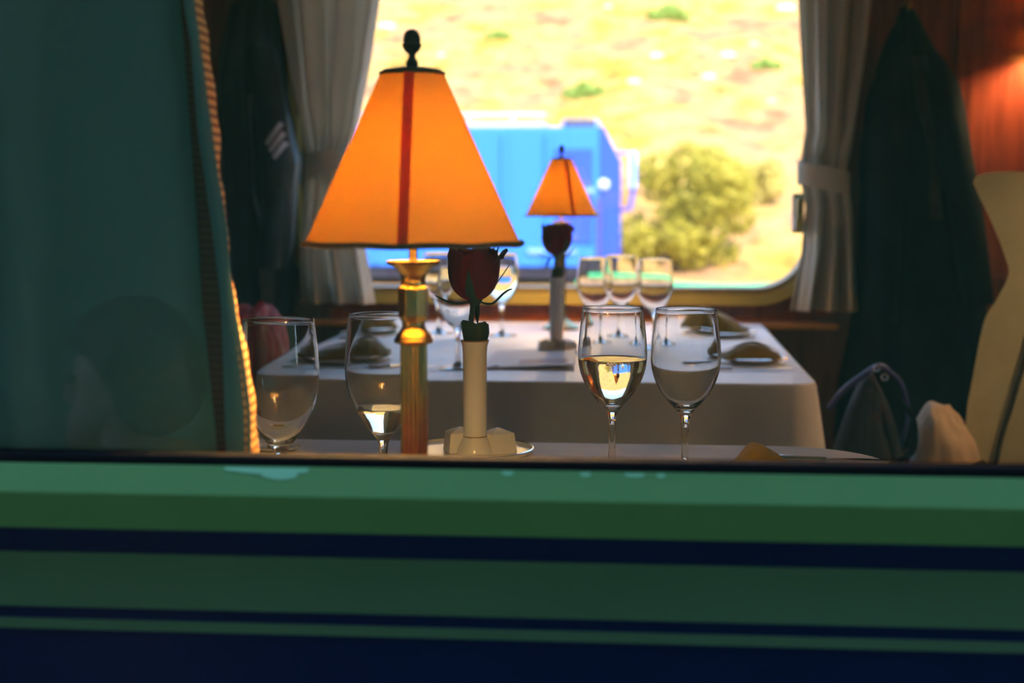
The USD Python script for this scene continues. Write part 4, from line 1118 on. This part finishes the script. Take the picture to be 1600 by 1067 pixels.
part('foliage', leaf_cloud(2000, cen, [0.28] * 7, 0.07, 16), M['straw'], t, smooth=False, kind='stuff')
part('branch', tube([(0, 0, -0.1), (0.05, 0, 0.4), (0.1, 0, 0.7)], [0.03, 0.02, 0.01], 8), M['bark'], t)

tag(part('pipe', tube(spline([(-1.1, 24.0, GZ + 0.10), (0.3, 24.02, GZ + 0.085), (1.3, 24.0, GZ + 0.05), (2.55, 24.0, GZ + 0.09)], 6), 0.045, 12), M['turquoise']), 'turquoise plastic pipe lying along the ground below the bush', 'pipe')


def px_ground(px, py):
    """where the sight line at this place of the photograph meets the hillside"""
    d = fw + rt * (px - 800) / 2360 + up * (533.5 - py) / 2360
    for s in np.linspace(26, 110, 1600):
        p = CAM + d * s
        if p[2] <= ground_z(np.array([p[0]]), np.array([p[1]]))[0]:
            return p
    return CAM + d * 100


shr = [(1045, 30, 0.55, 'green shrub high on the hillside, topmost of the four'), (914, 153, 0.50, 'bright green shrub on the slope above the far lamp'), (1197, 107, 0.35, 'small green shrub on the slope near the right curtain'), (778, 60, 0.32, 'small green shrub on the slope right of the near lamp finial')]
for k, (px_, py_, s, lab) in enumerate(shr):
    p = px_ground(px_, py_)
    t = thing('shrub', lab, 'shrub', (p[0], p[1], p[2] - 0.05))
    part('foliage', leaf_cloud(500, [(-0.35 * s, 0, 0.35 * s), (0.35 * s, 0, 0.4 * s), (0, 0, 0.6 * s), (0.8 * s, 0, 0.3 * s), (-0.8 * s, 0, 0.28 * s)], [0.45 * s] * 5, 0.12 * s + 0.03, 30 + k), M['shrub'], t, smooth=False, kind='stuff')
    part('branch', tube([(0, 0, -0.05), (0, 0, 0.3 * s)], [0.03, 0.02], 6), M['bark'], t)

spots = [(604, 45, 1.3, 'pale rock on the hillside just right of the left far curtain'), (1026, 90, 0.9, 'pale rock in the middle of the hillside below the topmost shrub'),
         (1137, 89, 1.0, 'brightest pale rock on the hillside, left of the small shrub near the right curtain'), (1106, 123, 1.0, 'pale rock lowest of the pair above the olive bush'),
         (1228, 17, 1.3, 'pale rock at the top right corner of the far window view'), (990, 130, 0.9, 'pale rock right of the bright green shrub above the far lamp'),
         (1178, 70, 0.6, 'small pale rock above the small shrub near the right curtain'), (1205, 160, 0.6, 'small pale rock low on the slope beside the right far curtain'),
         (690, 88, 0.6, 'small pale rock on the slope right of the near lamp cap'), (950, 12, 0.6, 'small pale rock at the top edge, left of the topmost shrub')]
for k, (px_, py_, sz, lab) in enumerate(spots):
    p = px_ground(px_, py_)
    s = 0.15 * sz * p[1] / 40
    m = trimesh.creation.icosphere(subdivisions=2)
    v = m.vertices * (1 + 0.5 * (meshkit.fbm(m.vertices * 1.3 + k * 3.7, 3, k) - 0.5))[:, None] * np.array([1.4, 0.9, 0.6]) * s
    m.vertices = v + np.array([p[0], p[1], p[2] + s * 0.2])
    tag(part('rock', m, M['rock'], smooth=25), lab, 'rock', 'pale rocks scattered over the hillside')

# ------------------------------------------------------------------ a person on the platform, seen as a faint reflection in the near pane
PZ = 0.40
PK = 0.968       # a little under 1.6 m tall
per = thing('person', 'person in an ochre jacket with short brown hair, faintly reflected in the curtained pane', 'person', (-0.865, -0.50, PZ))
UsdGeom.Xformable(per).AddScaleOp().Set(Gf.Vec3f(PK, PK, PK))


def chain(js):
    sp = [m3.Manifold.sphere(r, 20).scale(s if s else [1, 1, 1]).translate([x, y, z]) for x, y, z, r, s in js]
    return [m3.Manifold.batch_hull([p, q]) for p, q in zip(sp[:-1], sp[1:])]


def smooth_union(parts, edge=0.016, it=12):
    u = m3.Manifold.batch_boolean(parts, m3.OpType.Add).refine_to_length(edge)
    v, f, _ = meshkit.arrays(u)
    m = trimesh.Trimesh(v, f)
    trimesh.smoothing.filter_taubin(m, iterations=it)
    return m


# faces -x; head centre near z 1.47
N_ = None
head = [m3.Manifold.sphere(0.094, 28).scale([1.0, 0.80, 1.10]).translate([0.012, 0, 1.505])]
head += [m3.Manifold.batch_hull([m3.Manifold.sphere(0.055, 20).scale([1, 0.95, 1]).translate([-0.030, 0, 1.445]), m3.Manifold.sphere(0.026, 16).translate([-0.075, 0, 1.395]), m3.Manifold.sphere(0.040, 16).translate([0.010, 0, 1.43])])]
head += [m3.Manifold.batch_hull([m3.Manifold.sphere(0.008, 12).translate([-0.080, 0, 1.505]), m3.Manifold.sphere(0.011, 12).translate([-0.097, 0, 1.466]), m3.Manifold.sphere(0.013, 12).scale([1, 1.4, 0.8]).translate([-0.082, 0, 1.460])])]
head += [m3.Manifold.sphere(0.012, 12).scale([0.8, 1.8, 0.55]).translate([-0.089, 0, z]) for z in (1.432, 1.420)]
head += [m3.Manifold.sphere(0.026, 14).scale([0.8, 0.35, 1.2]).translate([0.020, s * 0.078, 1.475]) for s in (-1, 1)]
body = head + chain([(0.015, 0, 1.42, 0.052, N_), (0.030, 0, 1.30, 0.058, N_)])
body += chain([(0.030, 0, 1.27, 0.10, [0.9, 1.45, 0.8]), (0.025, 0, 1.05, 0.115, [0.95, 1.2, 1]), (0.02, 0, 0.86, 0.125, [0.95, 1.25, 1])])
hands = []
for s in (-1, 1):
    body += chain([(0.03, s * 0.17, 1.25, 0.052, N_), (0.045, s * 0.215, 0.99, 0.042, N_), (-0.03, s * 0.215, 0.78, 0.030, N_)])
    body += chain([(0.02, s * 0.085, 0.84, 0.092, N_), (0.0, s * 0.09, 0.45, 0.058, N_), (0.02, s * 0.09, 0.09, 0.038, N_)])
    body += chain([(0.025, s * 0.09, 0.045, 0.040, N_), (-0.13, s * 0.10, 0.030, 0.028, N_)])
    body += [m3.Manifold.batch_hull([m3.Manifold.sphere(0.016, 12).translate([-0.035, s * 0.215, 0.755]), m3.Manifold.sphere(0.014, 12).translate([-0.018, s * 0.215, 0.685]), m3.Manifold.sphere(0.014, 12).translate([-0.068, s * 0.215, 0.690])])]
    for q, (dx, ln) in enumerate([(-0.066, 0.062), (-0.050, 0.072), (-0.034, 0.066), (-0.018, 0.052)]):
        body += chain([(dx, s * 0.215, 0.69, 0.0088, N_), (dx - 0.004, s * 0.209, 0.69 - ln * 0.6, 0.0080, N_), (dx - 0.008, s * 0.198, 0.69 - ln, 0.0068, N_)])
    body += chain([(-0.050, s * 0.212, 0.745, 0.011, N_), (-0.082, s * 0.203, 0.715, 0.0095, N_), (-0.090, s * 0.196, 0.685, 0.0078, N_)])
part('body', smooth_union(body, 0.014, 8), M['skin'], per, smooth=True)
for s in (-1, 1):
    part('eye', trimesh.creation.icosphere(2, 0.010).apply_translation([-0.076, s * 0.032, 1.498]), M['eye'], per, smooth=True)
hm = trimesh.creation.icosphere(4)
hv = hm.vertices.copy(); face = np.clip((-hv[:, 0] - 0.15) / 0.5, 0, 1) * np.clip((0.38 - hv[:, 2]) / 0.35, 0, 1)
hv = hv * (1 + 0.10 * (meshkit.fbm(hv * 3, 3, 4) - 0.5))[:, None] * (1 - 0.42 * face)[:, None]
low = np.clip(-hv[:, 2], 0, 1)
hm.vertices = hv * np.array([0.116, 0.100, 0.122]) + np.array([0.022, 0, 1.517]) + np.stack([0.03 * low, 0 * low, 0 * low], 1)
part('hair', hm, M['hair'], per, smooth=True)
jk = chain([(0.032, 0, 1.315, 0.070, [1, 1, 0.6]), (0.030, 0, 1.27, 0.118, [0.95, 1.5, 0.75]), (0.025, 0, 1.05, 0.135, [1, 1.22, 1]), (0.02, 0, 0.84, 0.142, [1, 1.22, 1])])
for s in (-1, 1):
    jk += chain([(0.03, s * 0.17, 1.25, 0.070, N_), (0.045, s * 0.217, 0.99, 0.058, N_), (-0.022, s * 0.217, 0.80, 0.046, N_)])
jk += [m3.Manifold.batch_hull([m3.Manifold.sphere(0.055, 16).scale([1, 1.5, 0.9]).translate([0.085, 0, 1.345]), m3.Manifold.sphere(0.07, 16).scale([0.8, 1.5, 1]).translate([0.10, 0, 1.25])])]
part('jacket', smooth_union(jk, 0.02, 10), M['ochre'], per, smooth=True)
tr = []
for s in (-1, 1):
    tr += chain([(0.02, s * 0.085, 0.83, 0.108, N_), (0.0, s * 0.09, 0.45, 0.074, N_), (0.02, s * 0.09, 0.10, 0.060, N_)])
part('trousers', smooth_union(tr, 0.02, 10), M['denim'], per, smooth=True)
for s in (-1, 1):
    part('shoe', smooth_union(chain([(0.030, s * 0.09, 0.052, 0.050, N_), (-0.06, s * 0.095, 0.045, 0.044, N_), (-0.14, s * 0.10, 0.036, 0.035, N_)]), 0.014, 6), M['shoe'], per, smooth=True)
